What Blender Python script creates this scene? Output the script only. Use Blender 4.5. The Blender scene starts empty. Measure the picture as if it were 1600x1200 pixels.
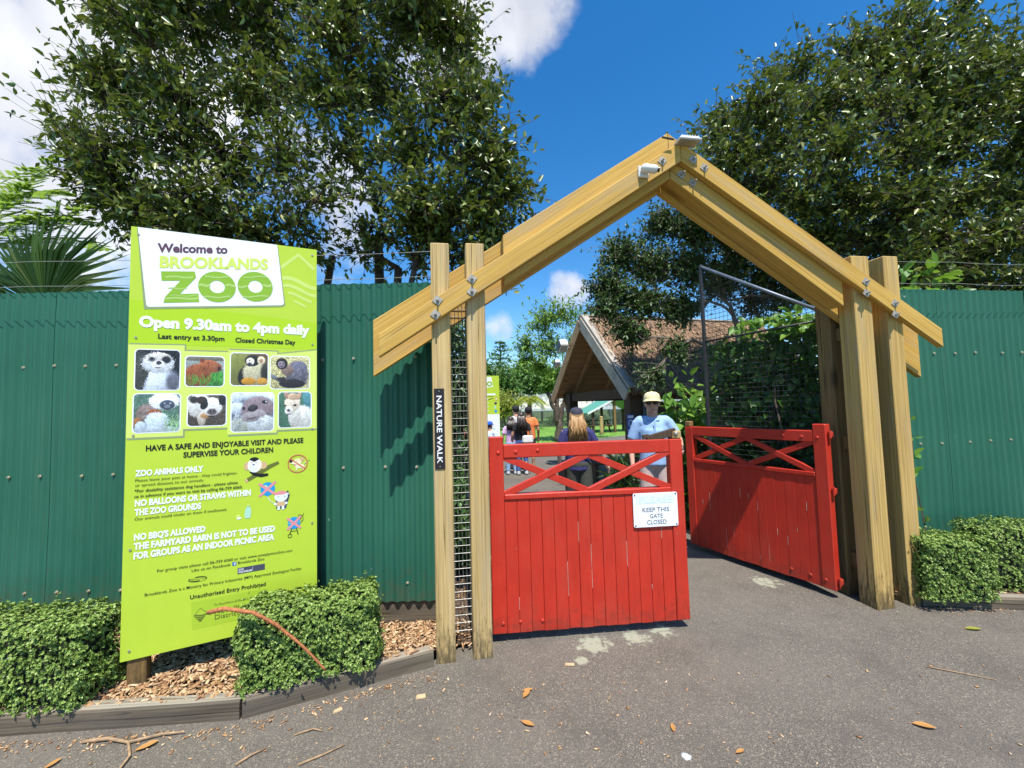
import bpy, bmesh, math, random
import numpy as np
from mathutils import Vector, Matrix

scene = bpy.context.scene
COL = scene.collection
R = math.radians
random.seed(7)
RNG = np.random.default_rng(7)

# ------------------------------------------------------------------ camera
cam_data = bpy.data.cameras.new("camera")
cam = bpy.data.objects.new("camera", cam_data)
COL.objects.link(cam)
cam_data.sensor_width = 36.0
cam_data.lens = 650.0 / 1600.0 * 36.0
cam_data.clip_start = 0.05
cam_data.clip_end = 2000.0
EYE = Vector((0, 0, 1.6))
_p = math.atan(38 / 650.0)
_r = 0.0263
_cp, _sp, _c, _s = math.cos(_p), math.sin(_p), math.cos(_r), math.sin(_r)
_X = Vector((_c, _s * _sp, -_s * _cp))
_Y = Vector((_s, -_c * _sp, _c * _cp))
_F = Vector((0, _cp, _sp))
cam.matrix_world = Matrix(((_X.x, _Y.x, -_F.x, EYE.x), (_X.y, _Y.y, -_F.y, EYE.y), (_X.z, _Y.z, -_F.z, EYE.z), (0, 0, 0, 1)))
scene.camera = cam

# ------------------------------------------------------------------ light
SUN_DIR = Vector((0.16, -1.0, 2.15)).normalized()       # towards the sun
sun_data = bpy.data.lights.new("sun", 'SUN')
sun_data.energy = 5.0
sun_data.angle = R(0.5)
sun_data.color = (1.0, 0.955, 0.88)
sun = bpy.data.objects.new("sun", sun_data)
COL.objects.link(sun)
sun.rotation_euler = SUN_DIR.to_track_quat('Z', 'Y').to_euler()
sun.location = SUN_DIR * 40

world = bpy.data.worlds.new("World")
scene.world = world
world.use_nodes = True
wt = world.node_tree
wt.nodes.clear()
W = wt.nodes.new
wl = wt.links.new
out = W('ShaderNodeOutputWorld')
sky = W('ShaderNodeTexSky')
sky.sky_type = 'NISHITA'
sky.sun_disc = False
sky.sun_elevation = math.asin(SUN_DIR.z)
sky.sun_rotation = math.atan2(SUN_DIR.x, SUN_DIR.y)
sky.air_density = 1.0
sky.dust_density = 0.3
sky.ozone_density = 3.0
hs = W('ShaderNodeHueSaturation')
hs.inputs['Saturation'].default_value = 1.36
hs.inputs['Value'].default_value = 1.27
wl(sky.outputs[0], hs.inputs['Color'])
bg1 = W('ShaderNodeBackground')
bg1.inputs['Strength'].default_value = 0.115
wl(hs.outputs[0], bg1.inputs['Color'])
tc = W('ShaderNodeTexCoord')
nz = W('ShaderNodeTexNoise')
nz.inputs['Scale'].default_value = 4.6
nz.inputs['Detail'].default_value = 9.0
nz.inputs['Roughness'].default_value = 0.62
wl(tc.outputs['Generated'], nz.inputs['Vector'])
# cloud banks: direction, inner / outer angle (degrees), weight
BANKS = [((-0.66, 0.56, 0.504), 8, 27, 1.0), ((-0.72, 0.60, 0.36), 4, 20, 0.85), ((0.035, 0.700, 0.713), 1, 7.5, 0.95), ((-0.06, 0.705, 0.71), 1, 9, 0.85), ((-0.17, 0.74, 0.65), 1, 8, 0.6),
         ((0.137, 0.955, 0.262), 0.5, 4.2, 0.85), ((-0.45, 0.80, 0.40), 3, 16, 0.75), ((-0.03, 0.985, 0.20), 0.5, 3.5, 0.6)]
acc = None
for d, a0, a1, wgt in BANKS:
    dv = Vector(d).normalized()
    dt = W('ShaderNodeVectorMath'); dt.operation = 'DOT_PRODUCT'
    wl(tc.outputs['Generated'], dt.inputs[0])
    dt.inputs[1].default_value = dv
    mr = W('ShaderNodeMapRange'); mr.interpolation_type = 'SMOOTHSTEP'
    mr.inputs['From Min'].default_value = math.cos(R(a1)); mr.inputs['From Max'].default_value = math.cos(R(a0))
    mr.inputs['To Max'].default_value = wgt
    wl(dt.outputs['Value'], mr.inputs['Value'])
    if acc is None:
        acc = mr.outputs[0]
    else:
        mx = W('ShaderNodeMath'); mx.operation = 'MAXIMUM'
        wl(acc, mx.inputs[0]); wl(mr.outputs[0], mx.inputs[1]); acc = mx.outputs[0]
ad = W('ShaderNodeMath'); ad.operation = 'MULTIPLY_ADD'
wl(acc, ad.inputs[0]); ad.inputs[1].default_value = 0.74
ns_ = W('ShaderNodeMath'); ns_.operation = 'MULTIPLY_ADD'; ns_.inputs[1].default_value = 1.9; ns_.inputs[2].default_value = -0.45
wl(nz.outputs['Fac'], ns_.inputs[0]); wl(ns_.outputs[0], ad.inputs[2])
cm = W('ShaderNodeMapRange'); cm.interpolation_type = 'SMOOTHSTEP'
cm.inputs['From Min'].default_value = 0.74; cm.inputs['From Max'].default_value = 1.25
wl(ad.outputs[0], cm.inputs['Value'])
nz2 = W('ShaderNodeTexNoise'); nz2.inputs['Scale'].default_value = 4.0; nz2.inputs['Detail'].default_value = 6.0
wl(tc.outputs['Generated'], nz2.inputs['Vector'])
cr = W('ShaderNodeValToRGB')
cr.color_ramp.elements[0].position = 0.36; cr.color_ramp.elements[0].color = (0.56, 0.59, 0.68, 1)
cr.color_ramp.elements[1].position = 0.62; cr.color_ramp.elements[1].color = (0.92, 0.93, 0.97, 1)
wl(nz2.outputs['Fac'], cr.inputs[0])
bg2 = W('ShaderNodeBackground'); bg2.inputs['Strength'].default_value = 0.86
wl(cr.outputs[0], bg2.inputs['Color'])
mix = W('ShaderNodeMixShader')
wl(cm.outputs[0], mix.inputs[0]); wl(bg1.outputs[0], mix.inputs[1]); wl(bg2.outputs[0], mix.inputs[2])
wl(mix.outputs[0], out.inputs[0])

scene.view_settings.view_transform = 'Standard'
scene.view_settings.look = 'None'
scene.view_settings.exposure = 0.52
scene.view_settings.gamma = 1.0
scene.cycles.max_bounces = 6
scene.cycles.transparent_max_bounces = 6
scene.cycles.use_denoising = True

# ------------------------------------------------------------------ materials
def newmat(name):
    m = bpy.data.materials.new(name)
    m.use_nodes = True
    nt = m.node_tree
    b = nt.nodes['Principled BSDF']
    return m, nt, b

def N(nt, t, **kw):
    n = nt.nodes.new(t)
    for k, v in kw.items():
        n.inputs[k].default_value = v
    return n

def ramp(nt, fac, stops):
    r = nt.nodes.new('ShaderNodeValToRGB')
    e = r.color_ramp.elements
    while len(e) < len(stops):
        e.new(0.5)
    for i, (p, c) in enumerate(stops):
        e[i].position = p; e[i].color = (c[0], c[1], c[2], 1)
    nt.links.new(fac, r.inputs[0])
    return r.outputs[0]

def mixc(nt, fac, a, b, mode='MIX'):
    m = nt.nodes.new('ShaderNodeMix'); m.data_type = 'RGBA'; m.blend_type = mode
    for sock, v in ((m.inputs[0], fac), (m.inputs[6], a), (m.inputs[7], b)):
        if isinstance(v, (int, float)): sock.default_value = v
        elif isinstance(v, (tuple, list)): sock.default_value = (v[0], v[1], v[2], 1)
        else: nt.links.new(v, sock)
    return m.outputs[2]

def coords(nt, kind='Object', scale=(1, 1, 1), rnd=False):
    tc = nt.nodes.new('ShaderNodeTexCoord')
    mp = nt.nodes.new('ShaderNodeMapping')
    mp.inputs['Scale'].default_value = scale
    nt.links.new(tc.outputs[kind], mp.inputs['Vector'])
    if rnd:
        oi = nt.nodes.new('ShaderNodeObjectInfo')
        vm = nt.nodes.new('ShaderNodeVectorMath'); vm.operation = 'SCALE'
        cb = nt.nodes.new('ShaderNodeCombineXYZ')
        for i in range(3): nt.links.new(oi.outputs['Random'], cb.inputs[i])
        nt.links.new(cb.outputs[0], vm.inputs[0]); vm.inputs['Scale'].default_value = 37.0
        nt.links.new(vm.outputs[0], mp.inputs['Location'])
    return mp.outputs[0]

def noise(nt, vec, scale, detail=4, rough=0.55):
    n = N(nt, 'ShaderNodeTexNoise', Scale=scale, Detail=detail, Roughness=rough)
    nt.links.new(vec, n.inputs['Vector'])
    return n.outputs['Fac']

def bump(nt, b, h, strength=0.3, dist=0.01):
    bp = N(nt, 'ShaderNodeBump', Strength=strength, Distance=dist)
    nt.links.new(h, bp.inputs['Height'])
    nt.links.new(bp.outputs[0], b.inputs['Normal'])

def plain(name, c, rough=0.6, var=0.12, scale=6.0, metal=0.0, bmp=0.0, spec=None):
    m, nt, b = newmat(name)
    v = coords(nt)
    f = noise(nt, v, scale, 5)
    lo = tuple(x * (1 - var) for x in c); hi = tuple(min(1, x * (1 + var)) for x in c)
    nt.links.new(ramp(nt, f, [(0.3, lo), (0.7, hi)]), b.inputs['Base Color'])
    b.inputs['Roughness'].default_value = rough
    b.inputs['Metallic'].default_value = metal
    if spec is not None: b.inputs['Specular IOR Level'].default_value = spec
    if bmp:
        bump(nt, b, noise(nt, v, scale * 8, 3), bmp, 0.004)
    return m

def wood(name, pale, mid, dark, axis='Z', grime=False, crack=0.85, rough=0.75):
    m, nt, b = newmat(name)
    sc = {'X': (0.55, 34, 34), 'Y': (34, 0.55, 34), 'Z': (34, 34, 0.55)}[axis]
    v = coords(nt, 'Object', sc, rnd=True)
    sc2 = {'X': (0.8, 6, 6), 'Y': (6, 0.8, 6), 'Z': (6, 6, 0.8)}[axis]
    v2 = coords(nt, 'Object', sc2, rnd=True)
    g = noise(nt, v, 2.2, 8, 0.65)
    big = noise(nt, v2, 1.0, 4)
    c1 = ramp(nt, g, [(0.33, dark), (0.47, mid), (0.62, pale)])
    c2 = ramp(nt, big, [(0.3, tuple(x * 0.82 for x in mid)), (0.7, pale)])
    c = mixc(nt, 0.34, c1, c2)
    sck = {'X': (0.16, 15, 15), 'Y': (15, 0.16, 15), 'Z': (15, 15, 0.16)}[axis]
    vk = coords(nt, 'Object', sck, rnd=True)
    ck = N(nt, 'ShaderNodeTexNoise', Scale=1.6, Detail=3.0, Roughness=0.4, Distortion=0.3)
    nt.links.new(vk, ck.inputs['Vector'])
    line = ramp(nt, ck.outputs['Fac'], [(0.485, (0, 0, 0)), (0.497, (1, 1, 1)), (0.503, (1, 1, 1)), (0.515, (0, 0, 0))])
    area = ramp(nt, noise(nt, v2, 0.9, 2), [(0.43, (0, 0, 0)), (0.56, (crack, crack, crack))])
    lm = mixc(nt, 1.0, line, area, 'MULTIPLY')
    c = mixc(nt, lm, c, tuple(x * 0.25 for x in dark))
    gy = ramp(nt, noise(nt, coords(nt, 'Object', {'X': (1.0, 9, 9), 'Y': (9, 1.0, 9), 'Z': (9, 9, 1.0)}[axis], rnd=True), 1.3, 6, 0.65), [(0.50, (0, 0, 0)), (0.70, (0.62, 0.62, 0.62))])
    c = mixc(nt, gy, c, tuple(0.55 * x + 0.45 * (sum(mid) / 3) for x in mid))
    # knots
    skn = {'X': (1.5, 5, 5), 'Y': (5, 1.5, 5), 'Z': (5, 5, 1.5)}[axis]
    kn = N(nt, 'ShaderNodeTexVoronoi', Scale=0.75)
    nt.links.new(coords(nt, 'Object', skn, rnd=True), kn.inputs['Vector'])
    kf = ramp(nt, kn.outputs['Distance'], [(0.05, (0.9, 0.9, 0.9)), (0.15, (0, 0, 0))])
    c = mixc(nt, kf, c, tuple(x * 0.62 for x in dark))
    if grime:
        geo = nt.nodes.new('ShaderNodeNewGeometry')
        sp = nt.nodes.new('ShaderNodeSeparateXYZ'); nt.links.new(geo.outputs['Position'], sp.inputs[0])
        vg = coords(nt, 'Object', (34, 34, 7), rnd=True)
        gn = noise(nt, vg, 1.5, 6, 0.7)
        mr = N(nt, 'ShaderNodeMapRange'); mr.inputs['From Min'].default_value = 0.0; mr.inputs['From Max'].default_value = 0.42
        mr.inputs['To Min'].default_value = 0.30; mr.inputs['To Max'].default_value = -0.12
        nt.links.new(sp.outputs['Z'], mr.inputs['Value'])
        ad = nt.nodes.new('ShaderNodeMath'); ad.operation = 'ADD'
        nt.links.new(mr.outputs[0], ad.inputs[0]); nt.links.new(gn, ad.inputs[1])
        gf = ramp(nt, ad.outputs[0], [(0.56, (0, 0, 0)), (0.80, (0.8, 0.8, 0.8))])
        c = mixc(nt, gf, c, (0.045, 0.036, 0.022))
    nt.links.new(c, b.inputs['Base Color'])
    b.inputs['Roughness'].default_value = rough
    b.inputs['Specular IOR Level'].default_value = 0.25
    bump(nt, b, g, 0.35, 0.004)
    return m

def leafmat(name, cols, rough=0.38, trans=0.25, tcol=None, spec=0.5):
    m, nt, b = newmat(name)
    geo = nt.nodes.new('ShaderNodeNewGeometry')
    n = len(cols)
    c = ramp(nt, geo.outputs['Random Per Island'], [(i / max(1, n - 1), cols[i]) for i in range(n)])
    nt.links.new(c, b.inputs['Base Color'])
    b.inputs['Roughness'].default_value = rough
    b.inputs['Specular IOR Level'].default_value = spec
    if trans:
        t = nt.nodes.new('ShaderNodeBsdfTranslucent')
        br = mixc(nt, 0.5, c, tcol or (0.22, 0.36, 0.04))
        nt.links.new(br, t.inputs['Color'])
        mx = nt.nodes.new('ShaderNodeMixShader'); mx.inputs[0].default_value = trans
        nt.links.new(b.outputs[0], mx.inputs[1]); nt.links.new(t.outputs[0], mx.inputs[2])
        nt.links.new(mx.outputs[0], nt.nodes['Material Output'].inputs[0])
    return m

def flat(name, c, rough=0.5):
    m, nt, b = newmat(name)
    v = coords(nt)
    f = noise(nt, v, 9, 3)
    nt.links.new(ramp(nt, f, [(0.3, tuple(x * 0.95 for x in c)), (0.7, c)]), b.inputs['Base Color'])
    b.inputs['Roughness'].default_value = rough
    b.inputs['Specular IOR Level'].default_value = 0.3
    return m

M = {}
M['post_wood'] = wood('post_wood', (0.60, 0.44, 0.20), (0.45, 0.305, 0.115), (0.23, 0.145, 0.05), 'Z', grime=True)
M['rafter_wood'] = wood('rafter_wood', (0.61, 0.395, 0.105), (0.49, 0.285, 0.055), (0.34, 0.185, 0.035), 'X', crack=0.5)
M['post_wood_gold'] = wood('post_wood_gold', (0.58, 0.40, 0.14), (0.44, 0.28, 0.085), (0.25, 0.15, 0.045), 'Z', grime=True)
M['rear_wood'] = wood('rear_wood', (0.26, 0.165, 0.06), (0.18, 0.11, 0.04), (0.08, 0.05, 0.02), 'Z', grime=True)  # darker than the front posts: shade on the hinge posts put into the colour
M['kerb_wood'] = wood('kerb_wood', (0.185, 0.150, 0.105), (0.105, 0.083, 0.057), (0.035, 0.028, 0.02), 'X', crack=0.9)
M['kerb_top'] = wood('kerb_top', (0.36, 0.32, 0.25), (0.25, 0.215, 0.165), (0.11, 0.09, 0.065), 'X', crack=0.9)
M['dark_wood'] = wood('dark_wood', (0.10, 0.065, 0.04), (0.065, 0.04, 0.025), (0.03, 0.02, 0.012), 'Z')
M['soffit_wood'] = wood('soffit_wood', (0.58, 0.36, 0.19), (0.44, 0.26, 0.13), (0.22, 0.12, 0.055), 'X')
M['barge_paint'] = plain('barge_paint', (0.36, 0.33, 0.285), 0.7, 0.25, 5)
M['mesh_wire'] = plain('mesh_wire', (0.22, 0.22, 0.21), 0.5, 0.25, 40, 0.5)
M['steel'] = plain('galvanised_steel', (0.36, 0.335, 0.29), 0.55, 0.25, 40, 0.35)
M['dark_steel'] = plain('dark_steel', (0.035, 0.036, 0.04), 0.5, 0.3, 20, 0.2)
M['pipe'] = plain('grey_pipe', (0.16, 0.19, 0.23), 0.45, 0.2, 20, 0.4)
M['white_plastic'] = plain('white_plastic', (0.72, 0.72, 0.70), 0.4, 0.06, 12)
M['black_plastic'] = plain('black_plastic', (0.015, 0.015, 0.016), 0.4, 0.2, 12)
M['screw'] = plain('screw_cream', (0.46, 0.41, 0.28), 0.45, 0.3, 60, 0.3)
M['bark'] = plain('tree_bark', (0.085, 0.062, 0.045), 0.9, 0.5, 9, 0, 0.5)
M['pale_bark'] = plain('pale_tree_bark', (0.17, 0.13, 0.10), 0.9, 0.45, 9, 0, 0.5)

def painted(name, c, chip, rough=0.42):
    m, nt, b = newmat(name)
    v = coords(nt, 'Object', (1, 1, 1), rnd=True)
    f = noise(nt, v, 5, 5)
    vs = coords(nt, 'Object', (14, 14, 1.6), rnd=True)
    f2 = noise(nt, vs, 3, 5)
    col = mixc(nt, 0.5, ramp(nt, f, [(0.3, tuple(x * 0.80 for x in c)), (0.7, tuple(x * 1.12 for x in c))]),
               ramp(nt, f2, [(0.3, tuple(x * 0.86 for x in c)), (0.72, (c[0] * 1.08, c[1] * 1.25, c[2] * 1.25))]))
    col = mixc(nt, ramp(nt, noise(nt, coords(nt, 'Object', (3, 3, 1.2), rnd=True), 2.2, 6, 0.65), [(0.5, (0, 0, 0)), (0.75, (0.40, 0.40, 0.40))]), col, (c[0] * 0.86, c[1] * 1.9 + .015, c[2] * 1.9 + .014))
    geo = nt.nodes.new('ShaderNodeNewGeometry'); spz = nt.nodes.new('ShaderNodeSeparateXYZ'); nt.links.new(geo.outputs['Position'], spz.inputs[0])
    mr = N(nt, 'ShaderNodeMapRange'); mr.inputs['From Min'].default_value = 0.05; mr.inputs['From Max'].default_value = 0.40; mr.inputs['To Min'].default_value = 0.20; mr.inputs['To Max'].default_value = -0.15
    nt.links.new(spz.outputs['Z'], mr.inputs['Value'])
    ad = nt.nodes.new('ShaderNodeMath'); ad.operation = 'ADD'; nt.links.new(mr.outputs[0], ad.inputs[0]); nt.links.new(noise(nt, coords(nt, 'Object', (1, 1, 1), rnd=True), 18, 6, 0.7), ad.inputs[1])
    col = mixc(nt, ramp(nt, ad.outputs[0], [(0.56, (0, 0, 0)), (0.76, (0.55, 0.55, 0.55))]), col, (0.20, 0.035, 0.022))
    k = ramp(nt, noise(nt, coords(nt, 'Object', (1, 1, 0.6), rnd=True), 30, 5, 0.65), [(0.715, (0, 0, 0)), (0.735, (0.85, 0.85, 0.85))])
    nt.links.new(mixc(nt, k, col, chip), b.inputs['Base Color'])
    b.inputs['Roughness'].default_value = rough
    b.inputs['Specular IOR Level'].default_value = 0.35
    bump(nt, b, f2, 0.12, 0.003)
    return m
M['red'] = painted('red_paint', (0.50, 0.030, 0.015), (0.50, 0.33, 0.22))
M['red_line'] = plain('gap_shadow_paint', (0.30, 0.022, 0.015), 0.8, 0.1)

# corrugated green steel
m, nt, b = newmat('green_steel')
v = coords(nt)
f1 = noise(nt, coords(nt, 'Object', (16, 16, 0.5)), 1.6, 6, 0.65)
f2 = noise(nt, v, 1.1, 5)
c = mixc(nt, 0.5, ramp(nt, f1, [(0.3, (0.023, 0.104, 0.066)), (0.7, (0.034, 0.138, 0.090))]), ramp(nt, f2, [(0.3, (0.015, 0.104, 0.064)), (0.7, (0.036, 0.150, 0.098))]))
c = mixc(nt, ramp(nt, noise(nt, coords(nt, 'Object', (22, 22, 0.7)), 1.3, 5, 0.6), [(0.60, (0, 0, 0)), (0.78, (0.38, 0.38, 0.38))]), c, (0.10, 0.17, 0.12))
sp = ramp(nt, noise(nt, v, 10, 4, 0.5), [(0.735, (0, 0, 0)), (0.76, (0.6, 0.6, 0.6))])
c = mixc(nt, sp, c, (0.36, 0.44, 0.40))
spz = nt.nodes.new('ShaderNodeSeparateXYZ'); nt.links.new(v, spz.inputs[0])
mr = N(nt, 'ShaderNodeMapRange'); mr.inputs['From Min'].default_value = 0.24; mr.inputs['From Max'].default_value = 0.75; mr.inputs['To Min'].default_value = 0.22; mr.inputs['To Max'].default_value = -0.2
nt.links.new(spz.outputs['Z'], mr.inputs['Value'])
ad = nt.nodes.new('ShaderNodeMath'); ad.operation = 'ADD'; nt.links.new(mr.outputs[0], ad.inputs[0]); nt.links.new(noise(nt, v, 14, 6, 0.7), ad.inputs[1])
c = mixc(nt, ramp(nt, ad.outputs[0], [(0.55, (0, 0, 0)), (0.75, (0.5, 0.5, 0.5))]), c, (0.075, 0.085, 0.055))
nt.links.new(c, b.inputs['Base Color'])
b.inputs['Roughness'].default_value = 0.42
b.inputs['Specular IOR Level'].default_value = 0.22
bump(nt, b, f2, 0.25, 0.03)
M['green_steel'] = m

# asphalt
m, nt, b = newmat('asphalt')
v = coords(nt)
fine = noise(nt, v, 170, 5, 0.75)
vo = N(nt, 'ShaderNodeTexVoronoi', Scale=135.0); nt.links.new(v, vo.inputs['Vector'])
big = noise(nt, v, 0.9, 5, 0.6)
base = ramp(nt, fine, [(0.34, (0.042, 0.038, 0.032)), (0.5, (0.120, 0.107, 0.089)), (0.66, (0.285, 0.258, 0.220))])
stone = ramp(nt, vo.outputs['Color'], [(0.0, (0.6, 0.6, 0.6)), (0.55, (0.95, 0.94, 0.92)), (0.78, (1.35, 1.3, 1.2)), (0.95, (2.4, 2.25, 2.0))])
c = mixc(nt, 0.85, base, stone, 'MULTIPLY')
c = mixc(nt, ramp(nt, big, [(0.35, (0, 0, 0)), (0.66, (0.5, 0.5, 0.5))]), c, (0.185, 0.160, 0.130))
c = mixc(nt, ramp(nt, noise(nt, v, 2.6, 6, 0.65), [(0.50, (0, 0, 0)), (0.72, (0.55, 0.55, 0.55))]), c, (0.085, 0.074, 0.062))
# pale dust / lichen patches at their own places
def spot(nt, v, p, r, soft, sc, thr):
    d = nt.nodes.new('ShaderNodeVectorMath'); d.operation = 'DISTANCE'
    nt.links.new(v, d.inputs[0]); d.inputs[1].default_value = p
    mr = N(nt, 'ShaderNodeMapRange'); mr.inputs['From Min'].default_value = r; mr.inputs['From Max'].default_value = r * soft
    mr.inputs['To Min'].default_value = 0; mr.inputs['To Max'].default_value = 0.5
    nt.links.new(d.outputs['Value'], mr.inputs['Value'])
    ad = nt.nodes.new('ShaderNodeMath'); ad.operation = 'ADD'
    nt.links.new(noise(nt, v, sc, 6, 0.65), ad.inputs[0]); nt.links.new(mr.outputs[0], ad.inputs[1])
    return ramp(nt, ad.outputs[0], [(thr - 0.03, (0, 0, 0)), (thr + 0.10, (0.75, 0.75, 0.75))])
for p, r, thr in (((0.50, 2.90, 0), 0.23, 0.84), ((0.80, 2.97, 0), 0.21, 0.86), ((1.02, 3.05, 0), 0.17, 0.86), ((0.40, 2.72, 0), 0.1, 0.84), ((2.2, 3.8, 0), 0.30, 0.92)  , ((1.9, 1.85, 0), 0.4, 1.06), ((1.15, 1.95, 0), 0.25, 1.04)):
    c = mixc(nt, spot(nt, v, p, r, 0.2, 17, thr), c, (0.36, 0.37, 0.27))
c = mixc(nt, spot(nt, v, (0.746, 1.988, 0), 0.035, 0.3, 30, 0.78), c, (0.62, 0.68, 0.74))
nt.links.new(c, b.inputs['Base Color'])
b.inputs['Roughness'].default_value = 0.85
b.inputs['Specular IOR Level'].default_value = 0.25
hm = nt.nodes.new('ShaderNodeMath'); hm.operation = 'ADD'
nt.links.new(fine, hm.inputs[0]); nt.links.new(vo.outputs['Distance'], hm.inputs[1])
bump(nt, b, hm.outputs[0], 0.55, 0.006)
M['asphalt'] = m

M['soil'] = plain('soil', (0.10, 0.065, 0.04), 0.95, 0.5, 14, 0, 0.6)
M['field'] = plain('field', (0.10, 0.15, 0.035), 0.9, 0.35, 1.5, 0, 0.3)
M['lawn'] = plain('lawn', (0.15, 0.30, 0.035), 0.9, 0.28, 1.2, 0, 0.4)
M['chips'] = leafmat('bark_chips', [(0.16, 0.075, 0.035), (0.42, 0.25, 0.12), (0.60, 0.42, 0.24), (0.30, 0.15, 0.07), (0.66, 0.50, 0.32)], 0.85, 0, spec=0.2)
M['camellia'] = leafmat('camellia_leaves', [(0.026, 0.050, 0.009), (0.052, 0.098, 0.014), (0.088, 0.148, 0.020), (0.060, 0.105, 0.015), (0.150, 0.205, 0.028), (0.25, 0.25, 0.045), (0.105, 0.160, 0.022)], 0.39, 0.16, (0.28, 0.38, 0.04), 0.6)
M['dark_leaf'] = leafmat('dark_glossy_leaves', [(0.015, 0.044, 0.010), (0.030, 0.078, 0.017), (0.056, 0.119, 0.024), (0.094, 0.170, 0.034)], 0.44, 0.14, (0.18, 0.30, 0.03), 0.45)
M['hedge_leaf'] = leafmat('hedge_leaves', [(0.055, 0.110, 0.016), (0.125, 0.210, 0.034), (0.19, 0.30, 0.052), (0.27, 0.385, 0.085), (0.38, 0.47, 0.14)], 0.42, 0.08, (0.25, 0.40, 0.08), 0.3)
M['bright_leaf'] = leafmat('bright_leaves', [(0.06, 0.16, 0.02), (0.11, 0.25, 0.03), (0.18, 0.34, 0.05), (0.24, 0.40, 0.08)], 0.40, 0.35, (0.35, 0.55, 0.05), 0.4)
M['vine_leaf'] = leafmat('vine_leaves', [(0.017, 0.054, 0.012), (0.036, 0.096, 0.018), (0.060, 0.144, 0.030), (0.108, 0.228, 0.048)], 0.4, 0.25, (0.25, 0.42, 0.04), 0.4)
M['far_leaf'] = leafmat('far_leaves', [(0.072, 0.156, 0.026), (0.129, 0.247, 0.039), (0.200, 0.351, 0.052), (0.272, 0.429, 0.078)], 0.5, 0.25, (0.3, 0.45, 0.05), 0.3)
M['far_dark_leaf'] = leafmat('far_dark_leaves', [(0.035, 0.093, 0.020), (0.068, 0.153, 0.031), (0.117, 0.238, 0.043)], 0.5, 0.2, (0.2, 0.35, 0.04), 0.3)
M['yellow_leaf'] = leafmat('yellow_green_leaves', [(0.16, 0.24, 0.03), (0.28, 0.35, 0.05), (0.38, 0.36, 0.07), (0.12, 0.2, 0.03)], 0.45, 0.35, (0.5, 0.55, 0.06), 0.3)
M['palm_leaf'] = leafmat('palm_leaves', [(0.014, 0.040, 0.008), (0.026, 0.062, 0.012), (0.04, 0.09, 0.018), (0.10, 0.13, 0.04)], 0.5, 0.2, (0.25, 0.40, 0.05), 0.15)  # greens darkened, shade of the backlit fronds is put into the leaf colour
M['fern_leaf'] = leafmat('feathery_leaves', [(0.16, 0.30, 0.04), (0.24, 0.40, 0.06), (0.32, 0.46, 0.10)], 0.5, 0.4, (0.45, 0.62, 0.08), 0.3)
M['dry_leaf'] = leafmat('dry_leaves', [(0.40, 0.16, 0.04), (0.46, 0.24, 0.07), (0.30, 0.12, 0.05)], 0.6, 0.1, (0.4, 0.2, 0.05), 0.3)
M['thatch'] = leafmat('thatch_reeds', [(0.16, 0.10, 0.07), (0.27, 0.175, 0.115), (0.40, 0.265, 0.165), (0.53, 0.355, 0.21)], 0.9, 0, spec=0.15)
M['thatch_base'] = plain('thatch_base', (0.09, 0.06, 0.045), 0.95, 0.4, 30)
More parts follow.
